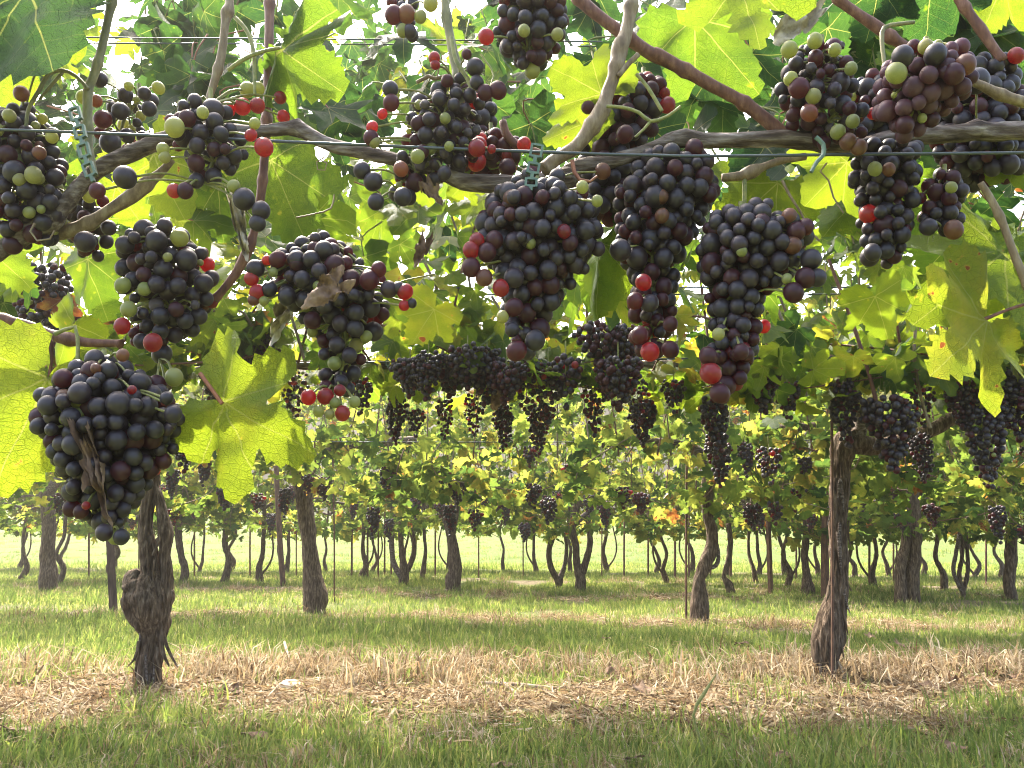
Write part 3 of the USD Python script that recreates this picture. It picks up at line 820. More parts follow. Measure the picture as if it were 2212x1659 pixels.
# burl knob, bark flakes
limb('burl', px([(268, 1300, 14), (284, 1284, 36), (290, 1264, 44), (288, 1246, 32), (300, 1232, 10)], yA - .02), M['bark'], vA, step=.008, sides=18, ridge=.4, lump=.5, seed=9)
for k, (q0, q1, q2) in enumerate((((350, 1360, 8), (362, 1400, 7), (384, 1442, 3)), ((345, 1370, 10), (352, 1410, 9), (366, 1440, 3)), ((300, 1385, 7), (292, 1420, 6), (276, 1440, 2)), ((340, 1320, 8), (349, 1370, 9), (352, 1420, 4)), ((330, 1200, 6), (345, 1160, 6), (340, 1120, 3)))):
    limb('bark_flake', px([q0, q1, q2], yA - .035), M['bark'], vA, step=.01, sides=6, ridge=.3, seed=40 + k)
yB = onground(1780, 1474)[1]
vB = vine('thick leaning grapevine at right with forked head beside a thin stake', 1780, 1474,
          [(1777, 1488, 44), (1779, 1465, 42), (1781, 1430, 46), (1786, 1388, 58), (1796, 1348, 57), (1804, 1305, 45), (1810, 1265, 36), (1813, 1220, 34), (1810, 1170, 35), (1811, 1110, 34), (1813, 1060, 36), (1815, 1010, 39), (1822, 970, 48), (1835, 948, 46), (1850, 935, 32)],
          [[(1835, 958, 46), (1900, 965, 38), (1960, 950, 34), (2020, 925, 30), (2090, 888, 26), (2200, 872, 24), (2330, 865, 22)],
           [(1842, 950, 42), (1858, 925, 30), (1852, 890, 28), (1838, 862, 30), (1800, 825, 26), (1760, 798, 22), (1700, 778, 20), (1560, 782, 18), (1390, 788, 17), (1230, 792, 14)]], CROWN1[1], 1, y=yB, sides=44, ridge=.36, lump=.2, seed=12, thin=1.0)

for par, pts in ((vB, [(1668, 640, 7), (1700, 710, 7), (1760, 775, 8), (1800, 815, 9)]), (vB, [(1790, 560, 7), (1835, 680, 8), (1872, 790, 8), (1895, 880, 9), (1905, 955, 10)]), (vB, [(1640, 600, 6), (1618, 690, 6), (1600, 780, 7)]), (vB, [(1985, 640, 6), (1975, 760, 7), (1990, 860, 7), (2010, 925, 8)]), (vA, [(905, 540, 6), (950, 640, 7), (965, 720, 6), (945, 795, 7)]), (vA, [(1062, 640, 6), (1100, 700, 6), (1140, 770, 7)]), (vA, [(560, 560, 6), (620, 660, 6), (660, 785, 7)]), (vA, [(430, 560, 6), (445, 680, 6), (470, 790, 7)])):
    limb('cane', px(pts, 2.3), M['cane_red' if len(pts) > 4 else 'cane_tan'], par, step=.03, sides=7, lump=.1, seed=len(pts))

rk = np.random.default_rng(66)
for par, yy, cx, spans in ((vA, yA, lambda v_: 316 + (1490 - v_) * .05, (1150, 1480)), (vB, yB, lambda v_: np.interp(v_, [1000, 1210, 1300, 1400, 1470], [1815, 1813, 1804, 1784, 1779]), (1000, 1460))):
    for k in range(22):
        v0 = rk.uniform(*spans)
        u0 = cx(v0) + rk.uniform(-20, 20); L = rk.uniform(35, 95); du = rk.normal(0, 5)
        w = rk.uniform(4, 9)
        limb('bark_flake', px([(u0, v0, w), (u0 + du * .4, v0 + L * .5, w), (u0 + du + (u0 - cx(v0)) * .35, v0 + L, 1.5)], yy - .026 - rk.uniform(0, .008)), M['bark'] if k % 3 else M['bark_grey'], par, step=.012, sides=5, ridge=.3, seed=k)

# second row back
B2 = lambda x: ROWS[2] + SLOPE[2] * x
vine('straight thick grapevine trunk behind the large lit leaf, base swollen', 680, 1318,
     [(682, 1330, 60), (680, 1318, 58), (681, 1285, 62), (676, 1255, 54), (672, 1225, 44), (668, 1180, 40), (662, 1120, 42), (655, 1060, 46), (646, 1015, 40)],
     [[(650, 1040, 36), (630, 1000, 26), (600, 970, 22), (520, 950, 20), (420, 945, 18)], [(655, 1040, 30), (690, 985, 22), (760, 960, 20), (900, 950, 17)]], CROWN2[0], 2, sides=22, seed=21)
vine('S-curved grapevine trunk left of the staked vine, bare side shoot', 1510, 1345,
     [(1508, 1358, 54), (1510, 1345, 52), (1512, 1310, 50), (1510, 1280, 40), (1512, 1250, 33), (1522, 1222, 34), (1537, 1185, 33), (1538, 1150, 30), (1530, 1110, 28), (1528, 1060, 33), (1535, 1015, 36), (1545, 990, 34)],
     [[(1540, 1005, 32), (1570, 975, 26), (1605, 945, 22), (1650, 930, 18), (1760, 920, 16)], [(1535, 1010, 30), (1500, 970, 20), (1420, 955, 16), (1300, 960, 14)], [(1520, 1226, 10), (1546, 1222, 9), (1552, 1195, 8), (1544, 1160, 7)]], CROWN2[1], 2, sides=22, seed=24, flip=-1)
vine('dark upright grapevine trunk at the far left edge, left of the wooden post', 102, 1278,
     [(108, 1290, 46), (106, 1278, 44), (104, 1240, 44), (102, 1200, 36), (106, 1150, 34), (104, 1100, 36), (100, 1040, 38)],
     [[(102, 1060, 30), (60, 1010, 22), (-60, 990, 18)], [(102, 1060, 28), (150, 1020, 20), (260, 1000, 16)]], CROWN2[1], 2, sides=16, seed=27)
# an off-frame neighbour whose crown reaches into the picture at right
gR = onground(2330, 1380)
vR = xf('grapevine', label='grapevine crown reaching in from the right edge, second row back', cat='grapevine')
limb('trunk', px([(2330, 1400, 60), (2325, 1300, 50), (2330, 1150, 46), (2325, 1010, 44)], gR[1]), M['bark'], vR, step=.02, sides=14, ridge=.3, lump=.15, seed=33)
copy_of(CROWN2[0], 'crown', vR, (gR[0], row_y(2, gR[0]), 0), -12, (-1, 1, 1))

LAND = [(20, 'the left edge'), (104, 'the dark far-left trunk'), (242, 'the leaning wooden post'), (322, 'the gnarled burl trunk'), (488, 'the S-bent trunk'), (606, 'the leaning steel post'), (680, 'the thick straight trunk'), (868, 'the slingshot-shaped trunk'),
        (980, 'the sawn-off trunk'), (1207, 'the wine-glass trunk'), (1252, 'the forked trunk'), (1518, 'the S-curved trunk'), (1578, 'the kinked trunk'), (1663, 'the lone dark post'), (1744, 'the bulbous-footed trunk'), (1808, 'the staked trunk'), (1972, 'the doubled trunk'), (2085, 'the three-stemmed vine'), (2188, 'the right-edge trunk')]
said = set()


def near_what(u):
    m = min(LAND, key=lambda q: abs(q[0] - u))
    return ('just ' if abs(m[0] - u) < 45 else '') + ('left of ' if u < m[0] else 'right of ') + m[1]


# third row back
T3 = [
    ('two-armed grapevine trunk like a slingshot, left of the sawn trunk', [(868, 1280, 26), (869, 1268, 26), (872, 1250, 28), (872, 1225, 22), (868, 1195, 16), (866, 1160, 15), (868, 1100, 15)], [[(870, 1245, 14), (888, 1215, 12), (895, 1180, 11), (885, 1130, 10)], [(866, 1245, 14), (850, 1215, 12), (846, 1170, 11), (850, 1110, 10)]]),
    ('short thick grapevine trunk with a sawn-off top, centre of the picture', [(982, 1290, 34), (980, 1278, 36), (978, 1255, 42), (983, 1230, 36), (980, 1190, 28), (972, 1150, 26), (964, 1112, 30)], [[(975, 1160, 14), (985, 1110, 12), (990, 1040, 12)], [(962, 1112, 12), (950, 1060, 11), (940, 1000, 11)]]),
    ('wine-glass shaped grapevine with two thin arms, left of a forked trunk', [(1206, 1280, 18), (1207, 1268, 20), (1208, 1250, 22)], [[(1206, 1255, 14), (1190, 1225, 13), (1186, 1190, 12), (1196, 1150, 12), (1200, 1090, 11)], [(1209, 1250, 12), (1220, 1220, 9), (1224, 1180, 8), (1218, 1140, 8)]]),
    ('forked grapevine trunk leaning left, just right of the wine-glass shaped one', [(1256, 1292, 30), (1254, 1278, 30), (1254, 1250, 28), (1246, 1215, 22), (1244, 1180, 20), (1236, 1140, 20), (1250, 1080, 18)], [[(1256, 1240, 16), (1268, 1205, 14), (1275, 1170, 12), (1270, 1120, 10)], [(1240, 1135, 12), (1270, 1108, 10), (1320, 1088, 10), (1420, 1080, 9)]]),
    ('kinked grapevine trunk with knob at its foot, right of the S-curved one', [(1582, 1292, 22), (1580, 1283, 24), (1574, 1262, 22), (1564, 1245, 12), (1572, 1215, 14), (1578, 1180, 14), (1574, 1130, 14)], []),
    ('bulbous-footed grapevine trunk left of the staked vine', [(1748, 1300, 34), (1746, 1290, 36), (1745, 1268, 34), (1742, 1240, 20), (1738, 1200, 19), (1742, 1150, 18), (1740, 1090, 16)], [[(1740, 1110, 12), (1790, 1088, 10), (1880, 1080, 9)]]),
    ('doubled grapevine trunk standing right of the staked vine', [(1974, 1318, 34), (1974, 1306, 34), (1970, 1275, 38), (1972, 1235, 34), (1978, 1190, 32), (1976, 1130, 34), (1970, 1060, 30)], [[(1946, 1312, 26), (1946, 1270, 26), (1944, 1230, 22), (1955, 1180, 20), (1962, 1120, 18)]]),
    ('slim grapevine of three upright stems near the right edge', [(2086, 1302, 14), (2084, 1296, 14), (2078, 1270, 12), (2072, 1240, 11), (2078, 1205, 10), (2082, 1150, 9)], [[(2080, 1280, 9), (2090, 1240, 9), (2090, 1200, 8), (2086, 1150, 8)], [(2076, 1275, 9), (2060, 1235, 8), (2064, 1200, 8), (2074, 1150, 8)]]),
    ('dark grapevine trunk cut by the right edge of the picture', [(2190, 1318, 28), (2188, 1300, 28), (2180, 1260, 28), (2184, 1200, 30), (2186, 1130, 26)], []),
    ('grapevine trunk bending right at its foot, left of the thick straight trunk', [(396, 1275, 22), (394, 1262, 24), (400, 1235, 20), (392, 1200, 18), (386, 1160, 18), (388, 1100, 16)], []),
    ('S-bent grapevine trunk between the lit leaf and the thick straight trunk', [(484, 1270, 20), (483, 1262, 22), (490, 1238, 20), (494, 1205, 16), (486, 1175, 15), (490, 1120, 14)], []),
]
for k, (lab, tr, arms) in enumerate(T3):
    tr[0] = (tr[0][0], tr[0][1] + 4, tr[0][2])
    vine(lab, tr[1][0], tr[1][1], tr, arms, CROWN3[k % 3], 0, flip=(-1) ** k, sides=14, ridge=.3, lump=.16, seed=60 + k, dz=(-.03 if tr[1][1] > 1300 else 0))

# fourth and fifth rows: thin bent trunks against the sunlit field
rf = np.random.default_rng(77)


def far_vine(u, v_, seed, crown, **t):
    g = onground(u, v_)
    r = np.random.default_rng(seed)
    o = xf('grapevine', None, (g[0], g[1], float(lie(g[0], g[1]))), r.uniform(-7, 7), **t)
    b = r.uniform(.018, .03)
    w1, w2, w3 = r.normal(0, .03, 3)
    pts = [(0, 0, -.05, b * 1.3), (w1 * .2, 0, .03, b * 1.25), (w1, 0, .13, b), (w2, r.normal(0, .03), .27, b * .72), (w3, r.normal(0, .03), .44, b * .66), (w3 * .5, 0, .6, b * .7), (0, 0, .78, b * .6)]
    v, f = wood(pts, .03, 10, ridge=.3, lump=.2, seed=seed)
    put('trunk', v, f, M['bark'], o, normals=vnormals(v, f))
    for s in (-1, 1):
        v, f = wood([(0, 0, .7, .018), (s * .2, 0, .8 + r.normal(0, .02), .013), (s * .6, 0, .8, .009)], .08, 7, ridge=.2)
        put('arm', v, f, M['bark_grey'], o, normals=vnormals(v, f))
    if seed % 2:
        s = r.choice([-1, 1])
        v, f = wood([(0, 0, .05, .012), (s * .09, 0, .17, .01), (s * .12, .0, .32, .009), (s * .07, 0, .6, .008)], .04, 7, ridge=.2)
        put('arm', v, f, M['bark'], o, normals=vnormals(v, f))
    copy_of(crown, 'crown', o, (0, 0, r.uniform(-.05, .06)), 0, (r.choice([-1, 1]), r.choice([-1, 1]), 1))


for k, (u, v_) in enumerate(((45, 1252), (128, 1260), (245, 1252), (560, 1258), (912, 1255), (1440, 1262), (1634, 1262), (1702, 1270), (1836, 1284), (1888, 1270), (330, 1256), (780, 1252), (2040, 1276))):
    far_vine(u, v_, 400 + k, CROWN3[k % 3], label='slender bent grapevine in the fourth row, ' + near_what(u), cat='grapevine', group='fourth row grapevines')
for k, u in enumerate(list(range(-40, 1000, 92)) + list(range(1100, 2260, 76))):
    u = u + rf.uniform(-20, 20)
    far_vine(u, 1238 + rf.uniform(-3, 3) + (u - 1000) * .008, 440 + k, CROWN3[(k + 1) % 3], label='small thin grapevine in the farthest row, ' + near_what(u), cat='grapevine', group='farthest row grapevines')

# far wood beyond the field, seen only through chinks
rw = np.random.default_rng(5)
wp = []
for k in range(26):
    c = np.array([-46 + k * 3.7 + rw.normal(0, 1), 58 + rw.normal(0, 3), 0])
    h = rw.uniform(8, 13)
    z0 = float(lie(c[0], c[1]))
    n = 260
    d = rw.normal(size=(n, 3)); d /= np.linalg.norm(d, axis=1, keepdims=True)
    P = c + np.array([0, 0, z0 + h * .55]) + d * rw.uniform(.5, 1, (n, 1)) * np.array([3.2, 3.0, h * .5])
    for p in P:
        v, f, nn, uv = leaf_at(LO[rw.integers(8)], p, rw.normal(size=3), rw.normal(size=3) + [0, 0, 1], rw.uniform(.9, 1.7))
        wp.append((v, f, nn, uv, np.full(len(v), rw.uniform(0, .5))))
v, f, nn, uv, tt = join(wp)
put('far_woodland', v, f, M['leaf_far'], None, normals=nn, uv=uv, tint=tt, label='distant dark woodland edge beyond the sunlit field', cat='woodland', kind='stuff')

# thin humid air between the rows
hb = trimesh.creation.box([130, 190, 25.5])
hb.apply_translation([0, 75, 11.5])
put('haze', np.array(hb.vertices), np.array(hb.faces), usdkit.material(stage, '/World/Looks/humid_air', {'v': ('principled_volume', {'color': (.98, .94, .84), 'density': 0.0026, 'anisotropy': 0.65})}, volume='v.volume'), None, kind='stuff', label='thin bright haze in the air between the vine rows', cat='haze')

# ------------------------------------------------------------------ posts, stakes, wires
def stake(name, label, cat, pts, y, mat, group=None, sides=6):
    v, f = wood(px(pts, y), .2, sides)
    return put(name, v, f, mat, None, normals=None, label=label, cat=cat, group=group)


stake('vine_stake', 'thin brown steel stake standing against the thick leaning right trunk', 'stake', [(1798, 1478, 6), (1798, 1150, 6), (1796, 800, 6)], yB - .09, M['rust'])
stake('wooden_post', 'square brown wooden post leaning behind the gnarled left trunk', 'post', [(246, 1335, 24), (240, 1220, 22), (234, 1100, 21), (228, 900, 20)], onground(243, 1325)[1], M['post'], sides=4)
stake('steel_post', 'dark steel post leaning left of the thick straight trunk', 'post', [(612, 1272, 15), (604, 1160, 14), (596, 1000, 13)], onground(612, 1268)[1], M['rust'], sides=4)
stake('steel_post', 'broad brown steel post just behind the thin stake on the right', 'post', [(1782, 1300, 17), (1782, 1180, 16), (1786, 1000, 15)], onground(1782, 1295)[1], M['rust'], sides=4)
stake('steel_post', 'lone dark post right of the S-curved trunk', 'post', [(1665, 1290, 11), (1662, 1200, 11), (1658, 1080, 10)], onground(1664, 1286)[1], M['rust'], sides=4)
stake('vine_stake', 'thin stake beside the S-curved trunk', 'stake', [(1482, 1345, 5), (1482, 1180, 5), (1484, 960, 5)], onground(1482, 1342)[1], M['rust'])
stake('vine_stake', 'thin stake right of the thick straight trunk', 'stake', [(722, 1300, 4), (722, 1150, 4), (718, 950, 4)], onground(722, 1300)[1], M['rust'])
for u, vb, w in ((760, 1254, 5), (794, 1252, 5), (817, 1250, 4), (831, 1249, 4), (845, 1249, 4), (1034, 1252, 3), (1348, 1250, 4), (1458, 1252, 5), (1488, 1250, 4), (1535, 1250, 4), (1578, 1252, 6), (1878, 1272, 5), (192, 1250, 4), (540, 1248, 4), (300, 1249, 3), (420, 1250, 4), (640, 1249, 3), (940, 1250, 4), (1130, 1249, 3), (1300, 1251, 3), (1400, 1250, 4), (1720, 1256, 4), (1930, 1262, 4), (2130, 1266, 4)):
    stake('vine_stake', 'slim far-row stake %s%s' % (near_what(u), {760: ', leftmost of five', 794: ', second of five', 831: ', fourth of five', 845: ', fifth of five', 1300: ', nearer to it', 1348: ', farther from it', 1458: ', nearer to it', 1400: ', farther from it'}.get(u, '')), 'stake', [(u, vb + 3, w), (u, 1180, w), (u + 1, 1050, w)], onground(u, vb)[1], M['rust'], group='slim stakes in the far rows')


def wire(label, pts, y, w, mat=None):
    v, f = wood(px([(u, v_, w) for u, v_ in pts], y), .05, 6)
    return put('trellis_wire', v, f, mat or M['wire'], None, normals=vnormals(v, f), label=label, cat='wire')


Y0 = 0.64
wire('near grey fruiting wire running across the whole picture through the ties', [(-160, 278), (0, 280), (180, 286), (400, 296), (620, 306), (1106, 326), (1480, 337), (1800, 334), (2212, 330), (2400, 327)], Y0 - .035, 7)
wire('steel wire along the light arms of the second row', [(-200, 800), (700, 784), (1106, 780), (1700, 772), (2400, 765)], 2.42, 4)
wire('upper of the paired catch wires crossing the second row', [(-200, 622), (1106, 622), (2400, 620)], 2.36, 3)
wire('lower of the paired catch wires crossing the second row', [(-200, 634), (1106, 636), (2400, 634)], 2.5, 3)
wire('high wire crossing the sky gaps, upper of the top pair', [(-200, 78), (1106, 88), (2400, 104)], 1.05, 3)
wire('high wire crossing the sky gaps, lower of the top pair', [(-200, 92), (1106, 98), (2400, 118)], 1.12, 3)
wire('fruiting wire of the third row below the dark bunches', [(-200, 948), (1106, 955), (2400, 945)], 4.3, 2)

# ------------------------------------------------------------------ the near row: arms, canes, leaves
vL = xf('grapevine', label='nearest grapevine on the left, grey arm rising from the left edge to the centre', cat='grapevine')
vRt = xf('grapevine', label='nearest grapevine on the right, grey arm along the wire to the right edge', cat='grapevine')
W = lambda name, pts, mat, par, y=Y0, step=.006, sides=12, **k: limb(name, px(pts, y), M[mat], par, step=min(step, .003) if name == 'cane' else step, sides=sides, **({'nodes': .062} if name == 'cane' else {}), **k)
W('arm', [(-120, 640, 34), (-40, 570, 34), (20, 528, 36), (85, 488, 40), (110, 478, 46), (130, 455, 34), (170, 405, 32), (215, 365, 32), (290, 328, 34), (370, 296, 32), (450, 282, 30), (545, 284, 27), (620, 278, 27), (642, 276, 36), (660, 286, 30), (720, 315, 27), (800, 332, 28), (880, 352, 28), (950, 372, 28), (1000, 392, 34), (1060, 398, 38), (1120, 396, 34), (1190, 392, 40), (1225, 385, 46), (1245, 372, 36)], 'bark_grey', vL, ridge=.3, lump=.12, seed=2, sides=20)
W('arm', [(1215, 380, 30), (1250, 360, 32), (1320, 348, 28), (1400, 325, 28), (1455, 302, 34), (1480, 298, 38), (1520, 303, 30), (1620, 302, 31), (1700, 300, 36), (1760, 308, 34), (1850, 318, 38), (1960, 296, 36), (2090, 286, 38), (2110, 280, 44), (2140, 284, 38), (2300, 278, 38)], 'bark_grey', vRt, ridge=.3, lump=.12, seed=3, sides=20)
W('cane', [(255, -60, 18), (238, 20, 18), (216, 120, 17), (200, 170, 18), (190, 200, 21), (190, 300, 18), (196, 340, 16), (205, 380, 14)], 'cane_green', vL, Y0 - .02, lump=.05)
W('cane', [(497, -40, 17), (495, 15, 18), (490, 30, 24), (486, 55, 18), (478, 120, 18), (462, 180, 17), (450, 220, 15), (446, 280, 16)], 'cane_tan', vL, Y0 + .01, lump=.05)
W('cane', [(583, -40, 20), (582, 40, 20), (580, 150, 20), (576, 260, 20), (568, 380, 19), (556, 470, 18), (540, 530, 19), (532, 548, 23), (510, 590, 19), (470, 640, 18), (438, 668, 16)], 'cane_red', vL, Y0 + .035, lump=.04, seed=4)
W('cane', [(120, 506, 30), (180, 488, 27), (240, 452, 26), (290, 420, 30), (320, 395, 24), (350, 370, 18), (372, 345, 14)], 'cane_tan', vL, Y0 + .02, ridge=.1, lump=.06)
W('cane', [(-60, 668, 22), (0, 688, 22), (60, 702, 21), (110, 722, 21), (128, 728, 26), (190, 740, 20), (255, 742, 18), (262, 744, 24)], 'cane_red', vL, Y0 + .01, lump=.05)
W('stalk', [(118, 722, 10), (140, 712, 8), (162, 706, 8), (168, 730, 8), (168, 768, 8), (166, 800, 7)], 'stalk', vL, Y0 - .01)
W('cane', [(106, 735, 14), (108, 775, 13), (102, 815, 12)], 'cane_red', vL, Y0 - .0)
W('cane', [(1086, 262, 17), (1095, 292, 18), (1120, 315, 18), (1150, 325, 18), (1172, 335, 20)], 'cane_red', vL, Y0 + .015, lump=.05)
W('cane', [(958, -30, 15), (966, 40, 18), (978, 110, 22), (992, 165, 24), (998, 205, 22), (990, 235, 14)], 'cane_green', vL, Y0 - .01, lump=.05)
W('cane', [(1374, -60, 28), (1362, 20, 28), (1350, 80, 30), (1340, 100, 36), (1330, 150, 28), (1310, 210, 30), (1300, 240, 36), (1270, 285, 30), (1240, 320, 30), (1200, 345, 30), (1175, 368, 30)], 'cane_tan', vL, Y0 - .02, ridge=.12, lump=.08, seed=7)
W('cane', [(1335, 165, 12), (1360, 135, 11), (1378, 118, 10)], 'cane_tan', vL, Y0 - .025)
W('cane', [(1230, -40, 27), (1262, 8, 27), (1330, 62, 27), (1400, 112, 28), (1420, 120, 34), (1480, 152, 27), (1540, 186, 27), (1600, 218, 28), (1650, 255, 28), (1685, 285, 32), (1700, 300, 36)], 'cane_red', vRt, Y0 + .005, lump=.05, seed=8)
W('cane', [(1780, -60, 22), (1810, -5, 22), (1850, 28, 22), (1890, 55, 24), (1930, 84, 22), (1965, 106, 20), (2000, 125, 18)], 'cane_red', vRt, Y0 + .02, lump=.05)
W('cane', [(2050, -40, 20), (2070, -5, 20), (2100, 38, 20), (2118, 62, 24), (2140, 95, 19), (2166, 132, 17)], 'cane_red', vRt, Y0 + .02, lump=.05)
W('cane', [(2084, 170, 14), (2120, 185, 18), (2170, 208, 22), (2240, 228, 26), (2320, 250, 26)], 'cane_tan', vRt, Y0 - .07, lump=.05)
W('cane', [(2118, 395, 14), (2140, 430, 15), (2165, 480, 16), (2195, 560, 17), (2230, 640, 17)], 'cane_tan', vRt, Y0 - .05, lump=.05)
W('cane', [(1560, 384, 18), (1600, 380, 20), (1612, 376, 28), (1650, 360, 17), (1690, 346, 18), (1740, 338, 16)], 'cane_tan', vRt, Y0 + .0, lump=.06)
W('stalk', [(1608, 384, 10), (1608, 430, 9), (1606, 452, 9), (1620, 466, 7), (1640, 480, 6)], 'stalk', vRt, Y0)
W('stalk', [(508, 38, 9), (530, 62, 9), (545, 98, 9), (550, 150, 8), (550, 205, 7)], 'stalk', vL, Y0 - .01)
W('stalk', [(492, 152, 9), (520, 132, 9), (548, 118, 9), (580, 108, 8), (604, 103, 7)], 'stalk', vL, Y0 - .015)
W('stalk', [(190, 192, 9), (165, 165, 8), (135, 152, 9), (105, 160, 9), (85, 195, 9), (62, 235, 8), (55, 280, 7)], 'cane_green', vL, Y0 - .025)
W('stalk', [(136, 155, 7), (110, 185, 7), (85, 215, 6)], 'cane_green', vL, Y0 - .02)
W('stalk', [(1310, 230, 8), (1345, 232, 8), (1380, 243, 8), (1405, 262, 9), (1440, 252, 7), (1470, 230, 6)], 'stalk', vL, Y0 - .03)
W('stalk', [(1405, 262, 7), (1390, 280, 6), (1372, 296, 5)], 'stalk', vL, Y0 - .03)
W('stalk', [(1375, 160, 8), (1400, 190, 8), (1430, 240, 8)], 'stalk', vL, Y0 - .02)
W('stalk', [(975, 80, 10), (985, 130, 10), (1010, 170, 10), (1020, 195, 10), (1012, 212, 7)], 'stalk', vL, Y0 - .03)
W('stalk', [(900, 178, 8), (925, 165, 9), (940, 170, 9), (960, 165, 8), (985, 190, 8)], 'cane_tan', vL, Y0 - .02)
W('stalk', [(1236, 346, 9), (1240, 370, 9), (1252, 388, 8), (1275, 392, 6), (1290, 380, 5)], 'stalk_red', vL, Y0 - .03)
W('stalk', [(1915, 170, 8), (1905, 90, 9), (1910, 60, 10), (1940, 52, 9), (1975, 48, 8)], 'cane_green', vRt, Y0 - .03)
# shrivelled tendrils
for k, (par, pts) in enumerate(((vL, [(690, 345, 3), (706, 352, 3), (702, 368, 3), (686, 366, 3), (684, 350, 3), (700, 340, 3)]), (vL, [(640, 470, 4), (680, 462, 4), (715, 450, 4), (722, 420, 3)]), (vRt, [(1690, 390, 6), (1705, 420, 6), (1730, 460, 5), (1750, 500, 5), (1770, 520, 4)]), (vRt, [(1786, 352, 4), (1772, 370, 4), (1790, 390, 4), (1800, 425, 4), (1822, 460, 3)]), (vL, [(75, 482, 5), (66, 500, 5), (80, 520, 4), (108, 516, 4), (118, 498, 4)]))):
    W('tendril', pts, 'cane_tan', par, Y0 - .02, sides=6)


def big_leaf(par, base, tip, shape, y0, y1, width=1.0, tint=.55, roll=0.0, stalk=None, stalk_mat='stalk'):
    """A near leaf: stalk end and tip seen at (u, v), lying at depths y0 and y1, turned about its midrib by roll degrees."""
    b, t = at(*base, y0), at(*tip, y1)
    ax = t - b
    L = np.linalg.norm(ax)
    n0 = np.array([0, -CP, -SP]) * 1.0
    n0 = n0 - unit(ax) * np.dot(n0, unit(ax))
    n0 = unit(n0); s0 = np.cross(unit(ax), n0)
    nrm = n0 * math.cos(math.radians(roll)) + s0 * math.sin(math.radians(roll))
    v, f, n, uv = shape
    R = frame_of(ax, nrm)
    vv = (v * np.array([width, 1, 1])) @ R.T * L + b
    o = put('leaf', vv, f, M['leaf'], par, normals=vnormals(vv, f), uv=uv, tint=tint)
    if stalk:
        vs, fs = wood(px([(q[0], q[1], q[2] if len(q) > 2 else 8, q[3] if len(q) > 3 else y0) for q in stalk], y0), .006, 8)
        put('stalk', vs, fs, M[stalk_mat], o, normals=vnormals(vs, fs))
    return o


BL = leaf_shape
big_leaf(vL, (480, 868), (668, 980), BL(61, True, deep=.72, fold=.1, bend=.25, cup=.05, wave=.08), .60, .56, .86, .68, 6, [(432, 806, 9), (455, 838, 9), (480, 872, 9)], 'stalk_red')
big_leaf(vL, (104, 818), (-30, 1060), BL(62, True, deep=.3, fold=.12, bend=.3, cup=.05, wave=.07), .62, .6, 1.05, .66, -10, [(103, 790, 10), (104, 818, 9)], 'stalk_red')
big_leaf(vRt, (2128, 694), (2034, 806), BL(63, True, deep=.95, fold=.08, bend=.3, cup=.05, wave=.1), .6, .57, 1.2, .74, -8, [(2240, 650, 7), (2180, 668, 7), (2126, 690, 8)], 'cane_red')
big_leaf(vRt, (2170, 545), (2000, 668), BL(64, True, deep=.8, fold=.2, bend=.3, cup=.0, wave=.14), .64, .61, .95, .6, 25)
big_leaf(vRt, (2215, 560), (2150, 672), BL(164, True, deep=.8, fold=.3, bend=.5, cup=.0, wave=.14), .66, .64, .9, .55, -10)
big_leaf(vRt, (2070, 490), (2010, 600), BL(65, True, deep=.3, fold=.2, bend=.5, cup=.0, wave=.1), .72, .74, 1.35, .3, 0)
big_leaf(vRt, (1596, -40), (1640, 105), BL(66, True, deep=1.0, fold=.1, bend=.2, cup=.05, wave=.1), .62, .6, 1.0, .52, 0)
big_leaf(vL, (584, 345), (664, 540), BL(67, True, deep=.35, fold=.2, bend=.3, cup=.05, wave=.1), .92, .94, .8, .42, 0)
big_leaf(vL, (1300, 205), (1190, 140), BL(68, True, deep=.6, fold=.15, bend=.3, cup=.05, wave=.1), .66, .66, 1.1, .56, 0)
big_leaf(vL, (1285, 255), (1178, 300), BL(69, True, deep=.6, fold=.25, bend=.4, cup=.05, wave=.1), .7, .7, 1.0, .6, 15)
big_leaf(vL, (60, -30), (95, 130), BL(70, True, deep=.4, fold=.1, bend=.3, cup=.05, wave=.06), .6, .56, 1.3, .12, 0)
big_leaf(vL, (10, 20), (30, 240), BL(71, True, deep=.3, fold=.2, bend=.2, cup=.0, wave=.06), .66, .66, .8, .56, 0)
big_leaf(vL, (604, 103), (690, 178), BL(72, True, deep=.6, fold=.7, bend=.9, cup=.1, wave=.25), .63, .6, 1.1, .4, 20)
big_leaf(vL, (604, 103), (660, 40), BL(73, True, deep=.6, fold=.7, bend=.9, cup=.1, wave=.25), .66, .68, .8, .35, -20)
big_leaf(vRt, (1560, 120), (1570, 300), BL(74, True, deep=.3, fold=.2, bend=.4, cup=.0, wave=.1), 1.05, 1.07, .8, .1, 0)
big_leaf(vRt, (1500, 40), (1640, 190), BL(75, True, deep=.6, fold=.3, bend=.4, cup=.0, wave=.1), .72, .72, .9, .35, 10)
big_leaf(vRt, (1900, -30), (1880, 90), BL(76, True, deep=.4, fold=.2, bend=.4, cup=.0, wave=.1), .7, .72, 1.3, .05, 0)
big_leaf(vRt, (2010, -60), (2020, 95), BL(77, True, deep=.3, fold=.15, bend=.4, cup=.0, wave=.1), .7, .72, 1.2, .08, 0)
big_leaf(vRt, (1790, 60), (1830, 150), BL(78, True, deep=.5, fold=.3, bend=.4, cup=.0, wave=.1), .75, .78, 1.2, .15, 0)
big_leaf(vRt, (2170, -40), (2130, 60), BL(79, True, deep=.5, fold=.3, bend=.4, cup=.0, wave=.1), .72, .72, 1.2, .55, 0)
big_leaf(vRt, (1300, 525), (1278, 682), BL(80, True, deep=.3, fold=1.1, bend=.4, cup=.0, wave=.15), .68, .68, .85, .5, 35)
